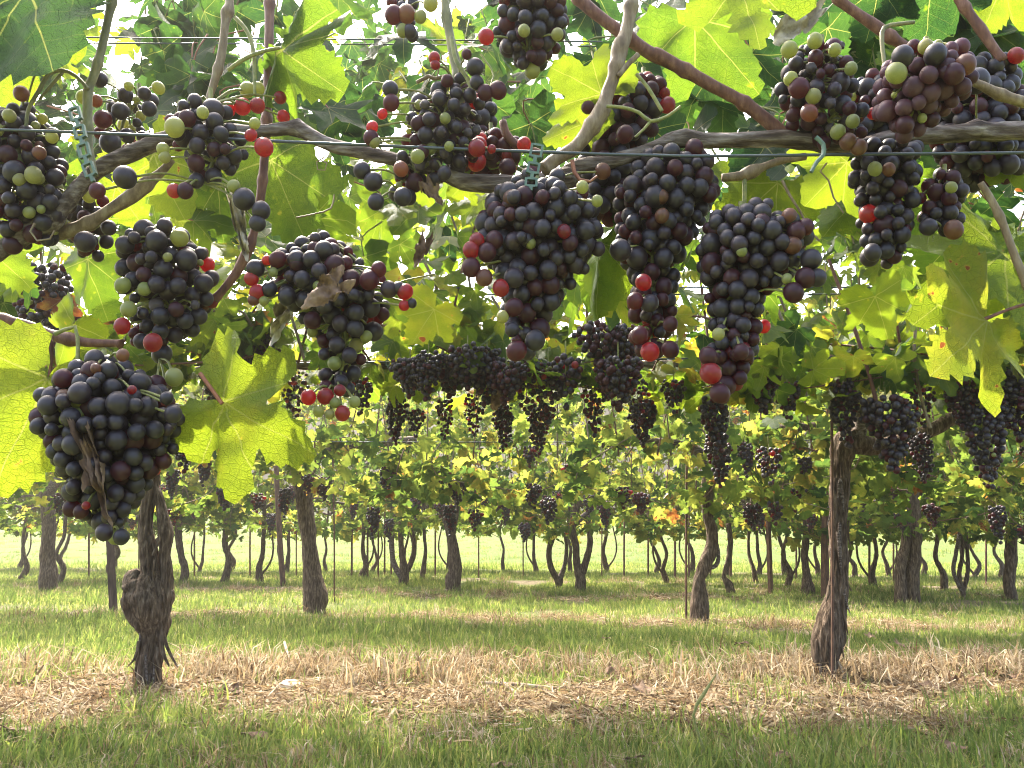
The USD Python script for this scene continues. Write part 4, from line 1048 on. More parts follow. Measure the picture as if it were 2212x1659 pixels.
big_leaf(vL, (938, 668), (888, 742), BL(81, True, deep=.3, fold=.2, bend=.3, cup=.0, wave=.1), .95, .95, 1.1, .72, 0)
big_leaf(vRt, (1680, 395), (1572, 495), BL(82, True, deep=.3, fold=.2, bend=.3, cup=.0, wave=.1), .95, .95, 1.1, .55, 0)
big_leaf(vRt, (1830, 350), (1745, 440), BL(83, True, deep=.5, fold=.3, bend=.3, cup=.0, wave=.1), .74, .74, 1.1, .6, 0)
big_leaf(vRt, (1880, 400), (1780, 500), BL(84, True, deep=.5, fold=.5, bend=.3, cup=.0, wave=.1), .8, .8, 1.0, .5, 30)
big_leaf(vL, (330, 330), (390, 470), BL(85, True, deep=.6, fold=.2, bend=.3, cup=.0, wave=.1), 1.02, 1.04, 1.2, .6, 0)
big_leaf(vL, (250, 400), (310, 500), BL(86, True, deep=.6, fold=.2, bend=.3, cup=.0, wave=.1), .78, .8, 1.2, .55, 0)
big_leaf(vL, (470, 400), (480, 520), BL(87, True, deep=.5, fold=.2, bend=.3, cup=.0, wave=.1), 1.1, 1.12, 1.0, .35, 0)
big_leaf(vL, (190, 560), (215, 690), BL(88, True, deep=.4, fold=.3, bend=.3, cup=.0, wave=.1), .82, .82, .8, .4, 10)
big_leaf(vL, (160, 700), (120, 790), BL(89, True, deep=.4, fold=.3, bend=.3, cup=.0, wave=.1), .66, .68, 1.0, .6, 10)
big_leaf(vL, (1010, 390), (970, 430), BL(90, True, deep=.5, fold=.3, bend=.3, cup=.0, wave=.1), .68, .68, 1.2, .6, 0)
big_leaf(vL, (900, 380), (930, 440), BL(91, True, deep=.5, fold=.3, bend=.3, cup=.0, wave=.1), .7, .7, 1.2, .55, 0)
big_leaf(vRt, (1355, 420), (1345, 500), BL(92, True, deep=.5, fold=.3, bend=.3, cup=.0, wave=.1), .7, .72, 1.1, .25, 0)
big_leaf(vRt, (1890, 640), (1920, 730), BL(93, True, deep=.4, fold=.2, bend=.3, cup=.0, wave=.1), .95, .97, 1.1, .55, 0)
big_leaf(vRt, (2190, 330), (2140, 390), BL(94, True, deep=.4, fold=.2, bend=.3, cup=.0, wave=.1), .68, .68, 1.0, .7, 0)
big_leaf(vL, (-20, 540), (60, 620), BL(95, True, deep=.6, fold=.2, bend=.3, cup=.0, wave=.1), .8, .8, 1.1, .5, 0)

# the canopy above and behind the fruit of the near row, leaf by leaf
rc = np.random.default_rng(314)


SUN_D = np.array([math.sin(SUN_AZ) * math.cos(SUN_EL), math.cos(SUN_AZ) * math.cos(SUN_EL), math.sin(SUN_EL)])
OPEN = np.array([at(u, v_, .6) for u, v_ in ((540, 860), (600, 940), (500, 960), (640, 1000), (570, 1030), (30, 880), (60, 960), (2050, 760), (2120, 790), (2000, 780), (2090, 720), (2150, 620), (1400, 700), (1560, 790), (1120, 640), (1020, 560), (560, 620), (850, 620), (700, 860), (150, 860), (100, 930), (560, 220))])


def filler(par_of, n, ur, vr, yr, tints, size=(.07, .12), keep=None):
    k = 0
    while k < n:
        u, v_, y = rc.uniform(*ur), rc.uniform(*vr), rc.uniform(*yr)
        if keep is not None and not keep(u, v_):
            continue
        pb_ = at(u, v_, y) + [0, 0, -.03]
        dk = pb_ - OPEN
        if np.any(np.linalg.norm(dk - (dk @ SUN_D)[:, None] * SUN_D, axis=1) < .07):
            continue                     # the shoots part here: sun reaches the leaves and fruit below
        tip = unit([rc.normal(0, .6), rc.normal(0, .5), rc.normal(-.6, .35)])
        nrm = unit([rc.normal(0, .45), rc.normal(-.35, .6), .55 + rc.normal(0, .3)])
        v, f, n_, uv = leaf_at(HI[rc.integers(6)] if y < .9 else LO[rc.integers(8)], at(u, v_, y), tip, nrm, rc.uniform(*size))
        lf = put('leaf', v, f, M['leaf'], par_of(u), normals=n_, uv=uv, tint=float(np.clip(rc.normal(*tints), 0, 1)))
        if y < 1.4 and v_ > -100:
            b0 = at(u, v_, y)
            b1 = b0 - tip * .025 + [0, .0, .012]
            b2 = b1 + [rc.normal(0, .025), rc.uniform(0, .03), rc.uniform(.0, .04)]
            vs, fs = wood([(*b0, .0012), (*b1, .0012), (*b2, .0016)], .012, 5)
            put('stalk', vs, fs, M['stalk' if k % 3 else 'stalk_red'], lf, normals=vnormals(vs, fs))
        k += 1


side = lambda u: vL if u < 1330 else vRt
gap = lambda u, v_: not ((80 < u < 330 and 60 < v_ < 240) or (690 < u < 860 and 0 < v_ < 200) or (1460 < u < 1660 and -20 < v_ < 90) or (1640 < u < 1720 and v_ < 130))
filler(side, 70, (330, 800), (-60, 290), (.95, 1.5), (.08, .06), size=(.05, .085), keep=gap)  # low mean tints in the upper groups put canopy shade into leaf colour
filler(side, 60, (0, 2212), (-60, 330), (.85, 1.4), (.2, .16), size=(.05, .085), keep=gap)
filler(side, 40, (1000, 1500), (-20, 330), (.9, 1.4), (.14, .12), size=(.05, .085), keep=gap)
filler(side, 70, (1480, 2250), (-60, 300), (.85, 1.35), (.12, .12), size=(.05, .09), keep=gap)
filler(side, 95, (0, 2212), (330, 660), (.95, 1.7), (.46, .18), size=(.045, .08))
filler(side, 34, (640, 1020), (400, 660), (1.3, 1.9), (.5, .16), size=(.05, .085))
filler(side, 16, (1300, 1480), (420, 640), (1.3, 1.9), (.5, .16), size=(.07, .11))
filler(side, 10, (-500, 2700), (-900, -140), (.6, 1.0), (.3, .2), size=(.08, .13))

# dried leaves caught in the bunches
for lab, base, tip, y, w, mat, cr, par in (
        ('crumpled brown dead leaf caught on the centre-left bunch', (728, 612), (664, 656), Y0 - .06, .85, 'dry', .5, None),
        ('bleached white curled dead leaf below the centre-left bunch', (628, 655), (580, 735), Y0 + .02, .5, 'dry_white', .9, None),
        ('long brown dead leaf strip hanging in front of the lower left bunch', (195, 975), (225, 1140), Y0 - .075, .22, 'dry', .6, None),
        ('small brown dead leaf on the loose central bunch', (925, 405), (955, 430), Y0 - .02, .6, 'dry', .5, None),
        ('brown dead leaf hanging right of the centre-left bunch', (918, 525), (895, 570), .95, .6, 'dry', .5, None),
        ('pale curled dead leaf high in the sky gap at the right', (1740, 20), (1690, 75), Y0 + .06, .9, 'dry_white', .6, None),
        ('white dry leaf edge hanging left of the straight red cane', (512, 450), (530, 545), Y0 + .02, .3, 'dry_white', .9, None),
        ('reddish brown dead leaf among the second row bunches', (1080, 830), (1065, 885), 2.2, .8, 'dry', .5, None)):
    b, t = at(*base, y), at(*tip, y - .01)
    L = np.linalg.norm(t - b)
    v, f, n, uv = BL(hash(lab) % 7 + 120 if False else 120 + len(lab) % 9, True, deep=.5, fold=.5, bend=.8, cup=.1, wave=.25, crumple=cr)
    R = frame_of(t - b, np.array([.2, -1, .1]))
    vv = (v * [w, 1, 1]) @ R.T * L + b
    put('dry_leaf', vv, f, M[mat], None, normals=vnormals(vv, f), label=lab, cat='dead leaf')

# ------------------------------------------------------------------ plastic chain ties
def chain_tie(label, pts, y, w):
    o = xf('plastic_tie', label=label, cat='plant tie')
    P = [at(u, v_, y) for u, v_ in pts]
    s = scale(*pts[0], y)
    up = np.array([0, -SP, CP]); toc = np.array([0, -CP, -SP])
    for a, b in zip(P[:-1], P[1:]):
        d = b - a; L = np.linalg.norm(d); d = unit(d); sd = unit(np.cross(d, toc)); nn = np.cross(sd, d)
        ww, th, bar = w * s / 2, w * s * .16, w * s * .19
        boxes = []

        def bx(c0, c1, hw, off):
            c = (c0 + c1) / 2
            m = trimesh.creation.box([hw * 2, np.linalg.norm(c1 - c0), th * 2])
            T = np.eye(4); T[:3, 0] = sd; T[:3, 1] = d; T[:3, 2] = nn; T[:3, 3] = c + sd * off
            m.apply_transform(T); return (np.array(m.vertices), np.array(m.faces))
        e0, e1 = a + d * L * .02, a + d * L * .7
        boxes += [bx(e0, e1, bar / 2, -ww + bar / 2), bx(e0, e1, bar / 2, ww - bar / 2), bx(e0 - d * bar * .25, e0 + d * bar * .75, ww - bar * .98, 0), bx(e1 - d * bar * .75, e1 + d * bar * .25, ww - bar * .98, 0), bx(e1 + d * bar * .25, b + d * L * .02, bar * .75, 0)]
        v, f = join(boxes)
        put('link', v, f, M['plastic'], o)
    return o


chain_tie('pale green plastic chain tie at left crossing wire and grey arm', [(159, 232), (170, 272), (178, 310), (188, 352), (202, 392)], Y0 - .06, 25)
chain_tie('pale green plastic chain tie at centre holding arm to the wire', [(1161, 312), (1154, 352), (1148, 385), (1146, 412)], Y0 - .06, 28)
chain_tie('tiny pale green chain tie on the second row arm, left of centre', [(835, 762), (837, 778), (838, 794)], 2.3, 9)
o = put('plastic_tie', *wood(px([(1762, 296, 10), (1778, 312, 10), (1778, 335, 10), (1764, 350, 9), (1752, 372, 8)], Y0 - .06), .004, 8), M['plastic'], None, label='twisted green tie wrapped round the right grey arm', cat='plant tie')
o = put('plastic_tie', *wood(px([(1840, 868, 5), (1852, 862, 5), (1848, 876, 5), (1832, 892, 5), (1824, 910, 4), (1824, 950, 4)], yB - .05), .01, 6), M['plastic'], None, label='pale green tie knotted on the head of the staked vine', cat='plant tie')

# ------------------------------------------------------------------ the near bunches
FB = front_bunch
FB('half-green bunch at the left edge beside the chain tie', Y0 + .0, [(50, 255, 62), (40, 320, 95), (50, 400, 110), (60, 460, 95), (60, 515, 50)], GREENS, 44, most=130, seed=1, extra=[(80, 146, 34, 'red'), (46, 202, 34, 'amber'), (72, 378, 38, 'green'), (20, 250, 30, 'green'), (112, 296, 28, 'green'), (85, 330, 30, 'amber'), (30, 375, 32, 'green'), (42, 388, 28, 'green')])
FB('sparse loose bunch of few berries behind the green upright cane', Y0 + .05, [(300, 215, 42), (270, 250, 60), (260, 290, 62), (290, 315, 40)], GREENS, 38, pack=1.15, most=22, seed=2, extra=[(216, 172, 34, 'black'), (312, 202, 30, 'black'), (322, 235, 34, 'black'), (342, 190, 30, 'green'), (278, 186, 22, 'green'), (180, 210, 32, 'green'), (208, 218, 28, 'amber'), (238, 308, 46, 'black'), (260, 240, 38, 'black'), (222, 258, 40, 'purple')])
FB('bunch with glowing red and yellow berries on its right shoulder, by the red cane', Y0 - .03, [(455, 225, 50), (430, 260, 70), (450, 310, 88), (460, 350, 70), (440, 395, 36)], {'black': .72, 'purple': .2, 'green': .05, 'amber': .02}, 46, pack=.93, most=46, seed=3,
   extra=[(492, 237, 38, 'red', .02), (524, 230, 42, 'red', .02), (556, 228, 38, 'red', .02), (605, 211, 32, 'red', .05), (612, 252, 34, 'red', .05), (534, 194, 38, 'green', .03), (556, 192, 36, 'green', .04), (377, 275, 44, 'green'), (438, 243, 28, 'green'), (550, 267, 26, 'green'), (542, 292, 28, 'red'), (570, 318, 42, 'red'), (352, 322, 28, 'green'), (356, 340, 26, 'green'), (376, 412, 32, 'red'), (400, 412, 36, 'purple'), (505, 402, 28, 'green'), (527, 430, 48, 'black'), (564, 455, 42, 'black'), (556, 482, 36, 'black'), (270, 383, 50, 'black'), (210, 412, 36, 'purple')])
FB('shaded dark berries hanging just below the left grey arm', Y0 + .06, [(190, 420, 40), (180, 460, 55), (190, 510, 55), (190, 545, 30)], DARK, 42, pack=1.0, most=26, seed=4, extra=[(184, 522, 44, 'black', -.06), (235, 492, 34, 'black'), (192, 424, 30, 'green')])
FB('long dark bunch with scattered green berries at left centre', Y0 + .02, [(350, 500, 62), (350, 540, 108), (360, 590, 112), (370, 640, 98), (365, 690, 80), (330, 735, 55), (345, 775, 28)], {'black': .78, 'purple': .12, 'green': .08, 'red': .01, 'shrivel': .03}, 44, pack=.95, most=104, seed=5, tries=4200,
   extra=[(265, 616, 36, 'green'), (278, 668, 36, 'green'), (312, 624, 30, 'green'), (264, 704, 36, 'red'), (330, 740, 40, 'red'), (376, 815, 40, 'green'), (338, 832, 44, 'purple'), (360, 875, 34, 'red')])
FB('largest black bunch, low at left, green berries at its top, yellow berry at its tip', Y0 - .04, [(225, 790, 60), (230, 830, 115), (235, 890, 160), (240, 950, 145), (235, 1010, 115), (225, 1060, 95), (215, 1100, 72), (235, 1150, 30)], {'black': .88, 'purple': .12}, 46, most=230, seed=6, tries=6500,
   extra=[(172, 865, 40, 'green'), (168, 896, 36, 'green'), (140, 905, 24, 'green'), (150, 880, 22, 'green'), (138, 858, 36, 'amber'), (128, 865, 28, 'black'), (225, 1150, 36, 'black'), (250, 1160, 34, 'green', 0), (262, 1160, 34, 'black'), (330, 1012, 38, 'red', .03), (186, 1140 - 48, 18, 'red'), (265, 767, 28, 'amber'), (207, 796, 24, 'amber'), (285, 842, 20, 'red'), (355, 868, 16, 'red'), (374, 894, 40, 'black'), (360, 860, 30, 'black')])
FB('two-shouldered bunch with red berries on both edges at centre left', Y0 + .0, [(690, 530, 60), (690, 575, 110), (710, 620, 130), (740, 680, 105), (745, 740, 66), (740, 790, 58), (725, 840, 40)], {'black': .75, 'purple': .14, 'green': .08, 'amber': .01, 'shrivel': .03}, 42, pack=.94, most=112, seed=7, tries=4500,
   extra=[(562, 572, 20, 'amber'), (576, 562, 22, 'red'), (543, 602, 32, 'red'), (556, 632, 36, 'red'), (548, 648, 26, 'amber'), (570, 650, 22, 'green'), (590, 588, 22, 'green'), (600, 560, 40, 'purple'), (552, 580, 40, 'black'), (818, 582, 36, 'purple'), (875, 630, 36, 'red'), (862, 622, 30, 'black'), (890, 655, 22, 'black'), (873, 660, 24, 'red'), (798, 605, 44, 'purple'), (840, 625, 38, 'black'), (700, 540, 42, 'black'), (640, 560, 40, 'black'), (620, 640, 42, 'black'), (582, 625, 34, 'black'),
          (666, 858, 34, 'red'), (703, 856, 36, 'red'), (734, 843, 26, 'red'), (688, 888, 26, 'green'), (712, 895, 22, 'green'), (724, 870, 24, 'green'), (740, 893, 34, 'red'), (766, 868, 26, 'green'), (640, 570, 34, 'purple')])
FB('tiny cluster of dark, tan and green berries at the top edge, left of centre', Y0 + .02, [(875, -10, 30), (870, 25, 42), (880, 60, 30)], GREENS, 38, pack=1.0, most=12, seed=8, extra=[(850, 32, 42, 'purple'), (878, 30, 42, 'amber'), (870, 66, 30, 'green'), (885, 68, 32, 'black'), (930, 8, 34, 'green'), (908, 36, 30, 'green')])
FB('dusky purple bunch at the top edge, right of centre, one red berry at its left', Y0 - .02, [(1150, -20, 60), (1150, 25, 85), (1145, 70, 88), (1140, 110, 62), (1150, 140, 36)], {'black': .55, 'purple': .4, 'green': .05}, 42, most=62, seed=9, extra=[(1050, 79, 36, 'red'), (1132, 66, 28, 'green'), (1204, 74, 28, 'green')])
FB('loose half-withered bunch above the centre with red berries on its left edge', Y0 - .01, [(985, 185, 50), (965, 230, 90), (955, 280, 95), (960, 330, 85), (900, 370, 70), (870, 420, 36)], LOOSE, 40, pack=.93, most=100, seed=10,
   extra=[(938, 125, 28, 'red'), (940, 140, 22, 'red'), (1008, 117, 24, 'purple'), (1026, 145, 40, 'black'), (1030, 178, 32, 'black'), (1048, 200, 36, 'purple'), (1076, 195, 40, 'purple'), (843, 192, 36, 'black'), (845, 222, 38, 'purple'), (826, 246, 24, 'red'), (804, 275, 28, 'red'), (802, 298, 36, 'purple'), (808, 306, 28, 'green'), (866, 365, 34, 'amber'), (782, 368, 38, 'black'), (806, 392, 42, 'black'), (812, 436, 36, 'black'), (870, 425, 40, 'black'), (1030, 320, 38, 'red'), (970, 316, 22, 'green'), (902, 338, 32, 'green'), (960, 374, 32, 'black'), (1062, 322, 20, 'red')])
FB('red and dusky bunch behind the thick tan cane above the wire', Y0 + .05, [(1390, 180, 45), (1370, 215, 85), (1350, 260, 88), (1330, 305, 66), (1310, 350, 40)], {'black': .3, 'purple': .55, 'red': .04, 'amber': .03}, 44, most=60, seed=11, extra=[(1300, 180, 32, 'amber', 0), (1344, 178, 28, 'red', 0), (1442, 227, 38, 'red', -.02), (1278, 220, 34, 'red', -.02), (1270, 232, 30, 'purple'), (1350, 290, 40, 'purple', -.05)])
FB('glowing red berries behind the wire left of the centre tie', Y0 + .04, [(1060, 300, 40), (1060, 330, 75), (1060, 365, 70)], {'purple': .75, 'red': .2, 'green': .05}, 42, most=24, seed=12, extra=[(1034, 315, 40, 'red', -.03), (1030, 350, 42, 'red', -.03), (1096, 362, 40, 'purple', -.03), (1132, 312, 34, 'red'), (1150, 375, 40, 'purple')])
FB('big conical bunch under the centre tie, blue-black with red berries at its left edge', Y0 - .03, [(1160, 410, 75), (1165, 460, 140), (1165, 520, 150), (1160, 580, 110), (1150, 630, 80), (1140, 680, 58), (1140, 730, 44), (1130, 760, 30)], {'black': .84, 'purple': .15, 'red': .01}, 47, most=190, seed=13, tries=5500, tipmix={'purple': .7, 'black': .3},
   extra=[(1105, 428, 40, 'amber'), (1148, 490, 46, 'purple'), (1146, 526, 26, 'green'), (1018, 540, 40, 'red'), (1018, 578, 44, 'purple'), (1046, 600, 38, 'amber'), (1052, 545, 44, 'purple'), (1068, 518, 40, 'purple'), (1082, 622, 38, 'red'), (1086, 684, 28, 'green'), (1116, 758, 46, 'purple'), (1156, 735, 44, 'black'), (1106, 712, 32, 'black'), (1110, 600, 44, 'black'), (1110, 664, 42, 'purple'), (1258, 404, 28, 'green', -.05), (1290, 434, 26, 'green', -.05), (1302, 370, 40, 'amber', .02), (1030, 520, 36, 'red')])
FB('long slender bunch right of centre ending in bright red berries', Y0 + .0, [(1460, 350, 85), (1440, 420, 118), (1420, 490, 95), (1410, 550, 78), (1410, 620, 56), (1410, 690, 52), (1405, 745, 44)], {'black': .72, 'purple': .28}, 45, most=150, seed=14, tries=4500, tipmix={'purple': .6, 'black': .25, 'red': .15},
   extra=[(1404, 760, 42, 'red'), (1390, 610, 36, 'red'), (1382, 724, 38, 'purple'), (1430, 466, 34, 'amber'), (1448, 700, 34, 'purple'), (1404, 655, 40, 'black'), (1340, 540, 48, 'black'), (1428, 425, 34, 'amber'), (1470, 425, 40, 'red', .02), (1448, 755, 38, 'purple'), (1372, 650, 38, 'purple')])
FB('broad-shouldered blue-grey bunch right of centre with rosy berries on its right shoulder', Y0 - .04, [(1600, 470, 80), (1630, 520, 130), (1625, 570, 120), (1600, 620, 80), (1590, 680, 62), (1585, 730, 58), (1575, 780, 60), (1560, 840, 38)], {'black': .74, 'purple': .26}, 44, most=180, seed=15, tries=5200, tipmix={'purple': .55, 'red': .3, 'black': .15},
   extra=[(1705, 468, 38, 'amber'), (1740, 490, 38, 'purple'), (1712, 530, 40, 'amber'), (1740, 600, 46, 'purple'), (1714, 632, 44, 'purple'), (1700, 602, 24, 'green'), (1602, 542, 26, 'green'), (1645, 482, 42, 'purple'), (1752, 560, 46, 'black'), (1765, 600, 40, 'black'), (1552, 722, 28, 'green'), (1530, 770, 42, 'purple'), (1535, 806, 46, 'red'), (1590, 828, 34, 'red', 0), (1555, 850, 44, 'purple'), (1600, 760, 36, 'purple'), (1720, 500, 44, 'purple'), (1650, 705, 32, 'red', .02)])
FB('straggly bunch at upper right with green berries above and below', Y0 - .02, [(1775, 110, 55), (1760, 160, 85), (1765, 210, 92), (1790, 260, 90), (1830, 300, 55)], {'black': .4, 'purple': .38, 'green': .1, 'shrivel': .12}, 40, pack=.95, most=58, seed=16,
   extra=[(1845 - 85, 88, 36, 'green'), (1705, 107, 38, 'green'), (1803, 108, 30, 'green'), (1842 - 4, 148, 30, 'green'), (1708, 170, 32, 'green'), (1757, 208, 34, 'green'), (1748, 244, 38, 'amber'), (1842, 262, 30, 'green'), (1810, 285, 34, 'green'), (1832, 306, 38, 'amber'), (1855, 318, 36, 'amber'), (1776, 178, 30, 'amber', .03), (1886, 245, 28, 'red', .0), (1726, 190, 46, 'purple')])
FB('rosy mauve bunch at upper right, pinkest and nearest', Y0 - .09, [(2000, 115, 70), (2000, 150, 108), (1990, 195, 112), (1970, 238, 80), (1958, 278, 40)], {'mauve': .8, 'purple': .12, 'green': .03, 'black': .05}, 47, most=85, seed=17, extra=[(1936, 158, 46, 'green'), (1950, 122, 48, 'black'), (2020, 118, 50, 'black'), (2085, 140, 46, 'amber'), (2060, 160, 48, 'purple')])
FB('slim black bunch hanging below the right grey arm', Y0 - .0, [(1915, 330, 75), (1915, 380, 85), (1912, 440, 68), (1910, 500, 62), (1905, 555, 48)], {'black': .93, 'purple': .05, 'red': .02}, 44, most=105, seed=18, extra=[(1950, 498, 38, 'red', 0), (1890, 365, 32, 'green'), (1920, 366, 30, 'amber'), (1885, 545, 38, 'black')])
FB('small dark round bunch over the large shaded leaf at right', Y0 + .0, [(2040, 390, 40), (2035, 430, 58), (2030, 470, 52), (2040, 495, 28)], {'black': .6, 'purple': .36, 'green': .04}, 42, most=38, seed=19, extra=[(2055, 405, 26, 'green'), (2060, 470 + 26, 42, 'amber'), (2005, 490, 38, 'black')])
FB('dark bunch filling the gap between the straggly bunch and the rosy mauve one', Y0 + .03, [(1880, 190, 60), (1880, 230, 80), (1890, 280, 70)], {'black': .6, 'purple': .36, 'green': .04}, 42, most=50, seed=23)
FB('dim black bunch hanging behind the left end of the thick tan cane', Y0 + .09, [(1010, 200, 40), (1020, 250, 60), (1020, 300, 50)], DARK, 40, most=40, seed=24)
FB('deep black bunch behind the right grey arm at the right edge', Y0 + .05, [(2120, 150, 70), (2120, 220, 98), (2110, 300, 100), (2130, 370, 80)], DARK, 46, most=130, seed=20, extra=[(2195, 120, 36, 'red', -.03), (2110, 175, 50, 'black', -.1)])
FB('dark bunch wedged behind the centre tie and the long slender bunch', Y0 + .07, [(1300, 330, 60), (1310, 390, 90), (1300, 450, 80)], {'black': .7, 'purple': .3}, 44, most=60, seed=21)
FB('dark bunch on the shaded left side of the second cordon bend', Y0 + .08, [(2080, 330, 60), (2085, 370, 70)], DARK, 42, most=30, seed=22)

# ------------------------------------------------------------------ bunches of the second row (berry by berry) and of the rows behind
BROWN = {'black': .4, 'purple': .5, 'red': .05, 'green': .03, 'amber': .02}
MIDB = [far_bunch_class('middle_bunch', .19, .075, .018, DARK, 1, 700, True, 150), far_bunch_class('middle_bunch', .24, .072, .0175, DARK, 1, 701, True, 150), far_bunch_class('middle_bunch', .18, .075, .0175, BROWN, 1, 702, True, 130),
        far_bunch_class('middle_bunch', .2, .065, .016, {**REDS, 'green': .12}, 1, 703, True, 85), far_bunch_class('middle_bunch', .15, .055, .0165, MIXED, 1, 704, True, 65), far_bunch_class('middle_bunch', .22, .06, .0175, {'black': .7, 'purple': .3}, 1, 705, True, 110),
        far_bunch_class('middle_bunch', .125, .085, .0175, DARK, 1, 706, True, 130), far_bunch_class('middle_bunch', .13, .08, .017, BROWN, 1, 707, True, 120)]
mid = [  # u, v of the top, depth, kind, size, label
    (886, 772, 2.16, 6, .9, 'short black bunch next to the tiny chain tie, first of the packed second row band'),
    (926, 758, 2.1, 0, .72, 'second bunch of the packed black band, counted from the tiny chain tie'),
    (972, 764, 2.2, 6, 1.0, 'third bunch of the packed black band, counted from the tiny chain tie'),
    (1010, 746, 2.1, 6, .95, 'fourth bunch of the packed black band, counted from the tiny chain tie'),
    (1052, 752, 2.16, 0, .85, 'fifth and last black bunch of the packed band, under the big conical bunch'),
    (1094, 776, 2.1, 7, .95, 'dull rosy bunch directly below the tip of the big conical bunch'),
    (1138, 768, 2.16, 3, .85, 'red-flecked bunch right of the dull rosy one in the second row'),
    (1184, 780, 2.15, 3, .9, 'reddish bunch between the red-flecked one and the small mixed bunch'),
    (1222, 762, 2.13, 4, 1.15, 'small mixed bunch with green berries on the second row arm'),
    (1300, 690, 2.13, 7, 1.1, 'brown-red bunch standing above the second row arm, right of centre'),
    (1350, 700, 2.13, 7, 1.0, 'dusky bunch beside the brown-red one above the second row arm'),
    (1335, 765, 2.08, 7, 1.15, 'dusky bunch below the brown-red one in the second row'),
    (1285, 820, 2.25, 3, .85, 'bright red and orange bunch lowest in the centre of the second row'),
    (900, 880, 2.5, 4, .7, 'small sunlit-edged dark bunch below the black bunch near the tiny tie'),
    (960, 860, 2.4, 3, .65, 'small red-topped bunch hanging under the second row, left of centre'),
    (1025, 850, 2.5, 3, .7, 'dark and red bunch hanging under the second row, at centre'),
    (1085, 870, 2.5, 5, .75, 'dark bunch below the dull rosy one'),
    (1165, 870, 2.5, 5, .8, 'long dark bunch hanging lowest near the middle of the picture'),
    (1385, 860, 2.45, 0, .8, 'small black bunch below the bright red berry tail of the slender bunch'),
    (1375, 820, 2.3, 3, .8, 'reddish bunch under the slender bunch tail'),
    (1455, 815, 2.35, 4, .8, 'little bunch with red berries between the two long bunch tails'),
    (1540, 850, 2.35, 5, .95, 'dark bunch hidden behind the tail of the broad-shouldered bunch'),
    (1640, 770, 2.3, 0, .9, 'black bunch right of the broad-shouldered bunch tail'),
    (1700, 820, 2.42, 4, .9, 'small dark bunch left of the staked vine head'),
    (1550, 930, 2.6, 5, .9, 'dark bunch hanging before the S-curved trunk'),
    (1822, 820, 2.38, 1, .9, 'slim black bunch against the stake above the vine head'),
    (1912, 850, 2.28, 0, 1.2, 'clear blue-black bunch right of the staked vine head'),
    (1985, 815, 2.4, 3, .8, 'small red bunch between the blue-black bunch and the yellow leaf'),
    (2075, 820, 2.3, 2, .85, 'dull brown bunch under the tip of the yellow leaf'),
    (2120, 850, 2.3, 1, 1.1, 'long black bunch below the yellow leaf at right'),
    (2185, 800, 2.3, 0, 1.1, 'broad black bunch at the right edge below the yellow leaf'),
    (2130, 960, 2.5, 4, 1.0, 'hanging dark bunch with one red berry near the right edge'),
    (1985, 930, 2.5, 5, .8, 'small dark bunch above the curved right arm of the staked vine'),
    (575, 715, 2.25, 1, .8, 'dark bunch behind the bleached white dead leaf'),
    (540, 725, 2.3, 0, .75, 'dark bunch left of the bleached white dead leaf'),
    (470, 770, 2.35, 0, .9, 'dark bunch behind the top of the large lit leaf'),
    (640, 800, 2.35, 3, .8, 'small red bunch right of the large lit leaf'),
    (780, 810, 2.4, 4, .9, 'dark bunch behind the tail of the two-shouldered bunch'),
    (860, 850, 2.5, 5, .8, 'small dull bunch left of the black second row bunches'),
    (92, 560, 1.7, 1, 1.0, 'dark small-berried bunch under the grey arm at the left edge'),
    (130, 640, 1.9, 0, .8, 'dark bunch half hidden above the red cane at the left edge'),
    (410, 880, 2.5, 5, 1.0, 'dark bunch between the largest black bunch and the lit leaf'),
    (1660, 960, 2.7, 4, 1.0, 'shaded bunch left of the staked vine trunk'),
]
rm = np.random.default_rng(8)
for u, v_, y, k, s, lab in mid:
    p = at(u, v_, y)
    copy_of(MIDB[k], 'grape_bunch', None, p, rm.uniform(0, 360), (s, s, s), label=lab, cat='grape bunch', group='bunches in the second row')
FARB = [far_bunch_class('far_bunch', .15, .065, .02, DARK, 1, 720, False, 75), far_bunch_class('far_bunch', .12, .06, .02, ROSY, 1, 721, False, 55), far_bunch_class('far_bunch', .18, .055, .02, {'black': .8, 'purple': .2}, 1, 722, False, 70), far_bunch_class('far_bunch', .12, .055, .018, REDS, 1, 723, False, 50)]
LOOKS_ = ['small black', 'small rosy', 'small dark purple', 'small red-flecked']
for row, n, zr, lab in ((2, 60, (.6, .95), 'third row'), (3, 60, (.52, .9), 'fourth row')):
    done = set()
    for k in range(n):
        x = rm.uniform(-.72, .72) * ROWS[row]
        y = row_y(row, x) + rm.choice([-.08, .02, .1]) + rm.normal(0, .04)
        q, z = rm.choice([0, 0, 2, 2, 1, 3]), rm.uniform(*zr)
        c = (y * CP + (z - CAM_H) * SP) / F_PX
        u = 1106 + x / c
        t = '%s bunch in the %s, %s' % (LOOKS_[q], lab, near_what(u))
        if t in done or len(done) >= 36:
            continue
        done.add(t)
        copy_of(FARB[q], 'grape_bunch', None, (x, y, z), rm.uniform(0, 360), (1.0,) * 3, label=t, cat='grape bunch', group='bunches in the ' + lab)

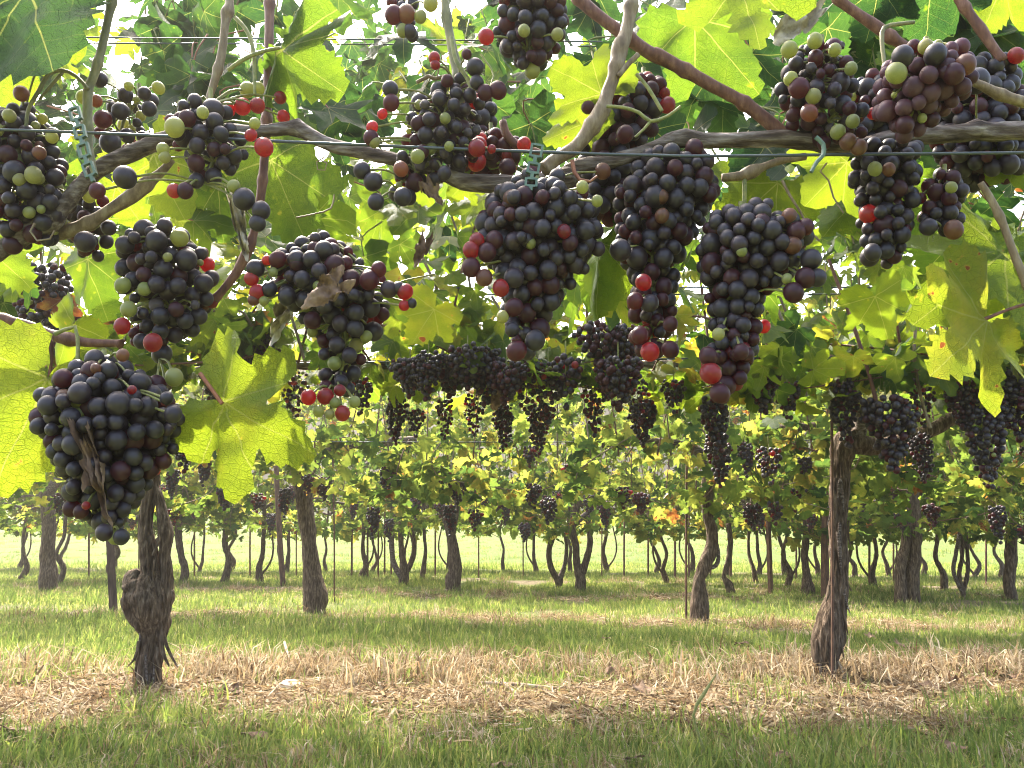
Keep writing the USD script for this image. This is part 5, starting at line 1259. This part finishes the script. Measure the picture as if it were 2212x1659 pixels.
# ------------------------------------------------------------------ small things on the ground
g = onground(625, 1496)
st = trimesh.creation.icosphere(3)
sv = np.array(st.vertices); sv = sv * (1 + .35 * (meshkit.fbm(sv * 1.5, 3, 2)[:, None] - .5))
sv = np.sign(sv) * np.abs(sv) ** .75 * np.array([.034, .03, .024]) + np.array([g[0], g[1], .012])
put('stone', sv, np.array(st.faces), M['stone'], None, normals=vnormals(sv, np.array(st.faces)), label='flat pale stone in the straw right of the gnarled left trunk', cat='stone')
for lab, pts in (('dark twig sticking up right of the gnarled left trunk', [(612, 1428, 6), (630, 1452, 6), (652, 1482, 5), (668, 1492, 3)]),
                 ('long grey stick lying on the straw at centre', [(1040, 1488, 7), (1120, 1492, 8), (1200, 1500, 7), (1290, 1499, 6)]),
                 ('pale split twig lying in the straw near the centre', [(1090, 1490, 6), (1110, 1508, 6), (1125, 1522, 4)]),
                 ('grey stick lying at the left beside the trunk foot', [(350, 1497, 5), (420, 1490, 5), (475, 1478, 3)]),
                 ('dark stick on the straw right of the staked vine', [(1950, 1462, 9), (2010, 1474, 10), (2060, 1480, 7)]),
                 ('tan piece of cane lying left of the staked vine foot', [(1640, 1466, 8), (1690, 1470, 9), (1740, 1480, 6)])):
    rows = []
    for u, v_, w in pts:
        p = onground(u, v_); rows.append((p[0], p[1], p[2] + .018 + (.05 if 'sticking' in lab and v_ < 1440 else 0), w / 2 * scale(u, v_, p[1])))
    limb('twig', rows, M['twig'], None, step=.01, sides=7, ridge=.2, lump=.2, seed=len(lab), label=lab, cat='twig')
rl = np.random.default_rng(55)
for k in range(26):
    y = rl.uniform(1.5, 3.6)
    x = rl.uniform(-.66, .66) * y
    v, f, n, uv = LO[rl.integers(8)]
    R = frame_of([rl.normal(), rl.normal(), .15], [rl.normal(0, .3), rl.normal(0, .3), 1])
    vv = v @ R.T * rl.uniform(.03, .05) + [x, y, float(lie(x, y)) + .028]
    put('fallen_leaf', vv, f, M['dry'], None, normals=vnormals(vv, f), label='small dried vine leaf lying flat in the grass or straw', cat='fallen leaf', group='dried leaves scattered on the ground')
for k, (u, v_, lab) in enumerate(((492, 1515, 'red-brown fallen leaf in the straw by the gnarled left trunk'), (1135, 1438, 'curled orange fallen leaf at the edge of the dead grass'), (1330, 1462, 'dark brown fallen leaf clump among bleached straw right of centre'), (545, 1475, 'brown fallen leaf left of the pale stone'), (2080, 1488, 'grey-brown fallen leaf near the right stick'))):
    p = onground(u, v_)
    v, f, n, uv = BL(140 + k, True, deep=.5, fold=.6, bend=1.2, cup=.2, wave=.3, crumple=.5)
    R = frame_of([math.cos(k * 2.1), math.sin(k * 2.1), .25], [.1, -.4, 1])
    vv = v @ R.T * .055 + p + [0, 0, .025]
    put('fallen_leaf', vv, f, M['dry'], None, normals=vnormals(vv, f), label=lab, cat='fallen leaf')
for k, (pts, lab) in enumerate((([(1545, 1700, 7), (1520, 1620, 7), (1498, 1545, 6), (1520, 1500, 9), (1548, 1455, 2)], 'tall broad grass stalk leaning right in the near grass'), ([(1800, 1690, 5), (1805, 1650, 5), (1818, 1612, 4)], 'short pale dry stalk in the near grass at right'))):
    yy = onground(pts[0][0], 1640)[1]
    rows = px(pts, yy)
    limb('grass_stalk', rows, M['stalk'], None, step=.02, sides=5, label=lab, cat='grass stalk')
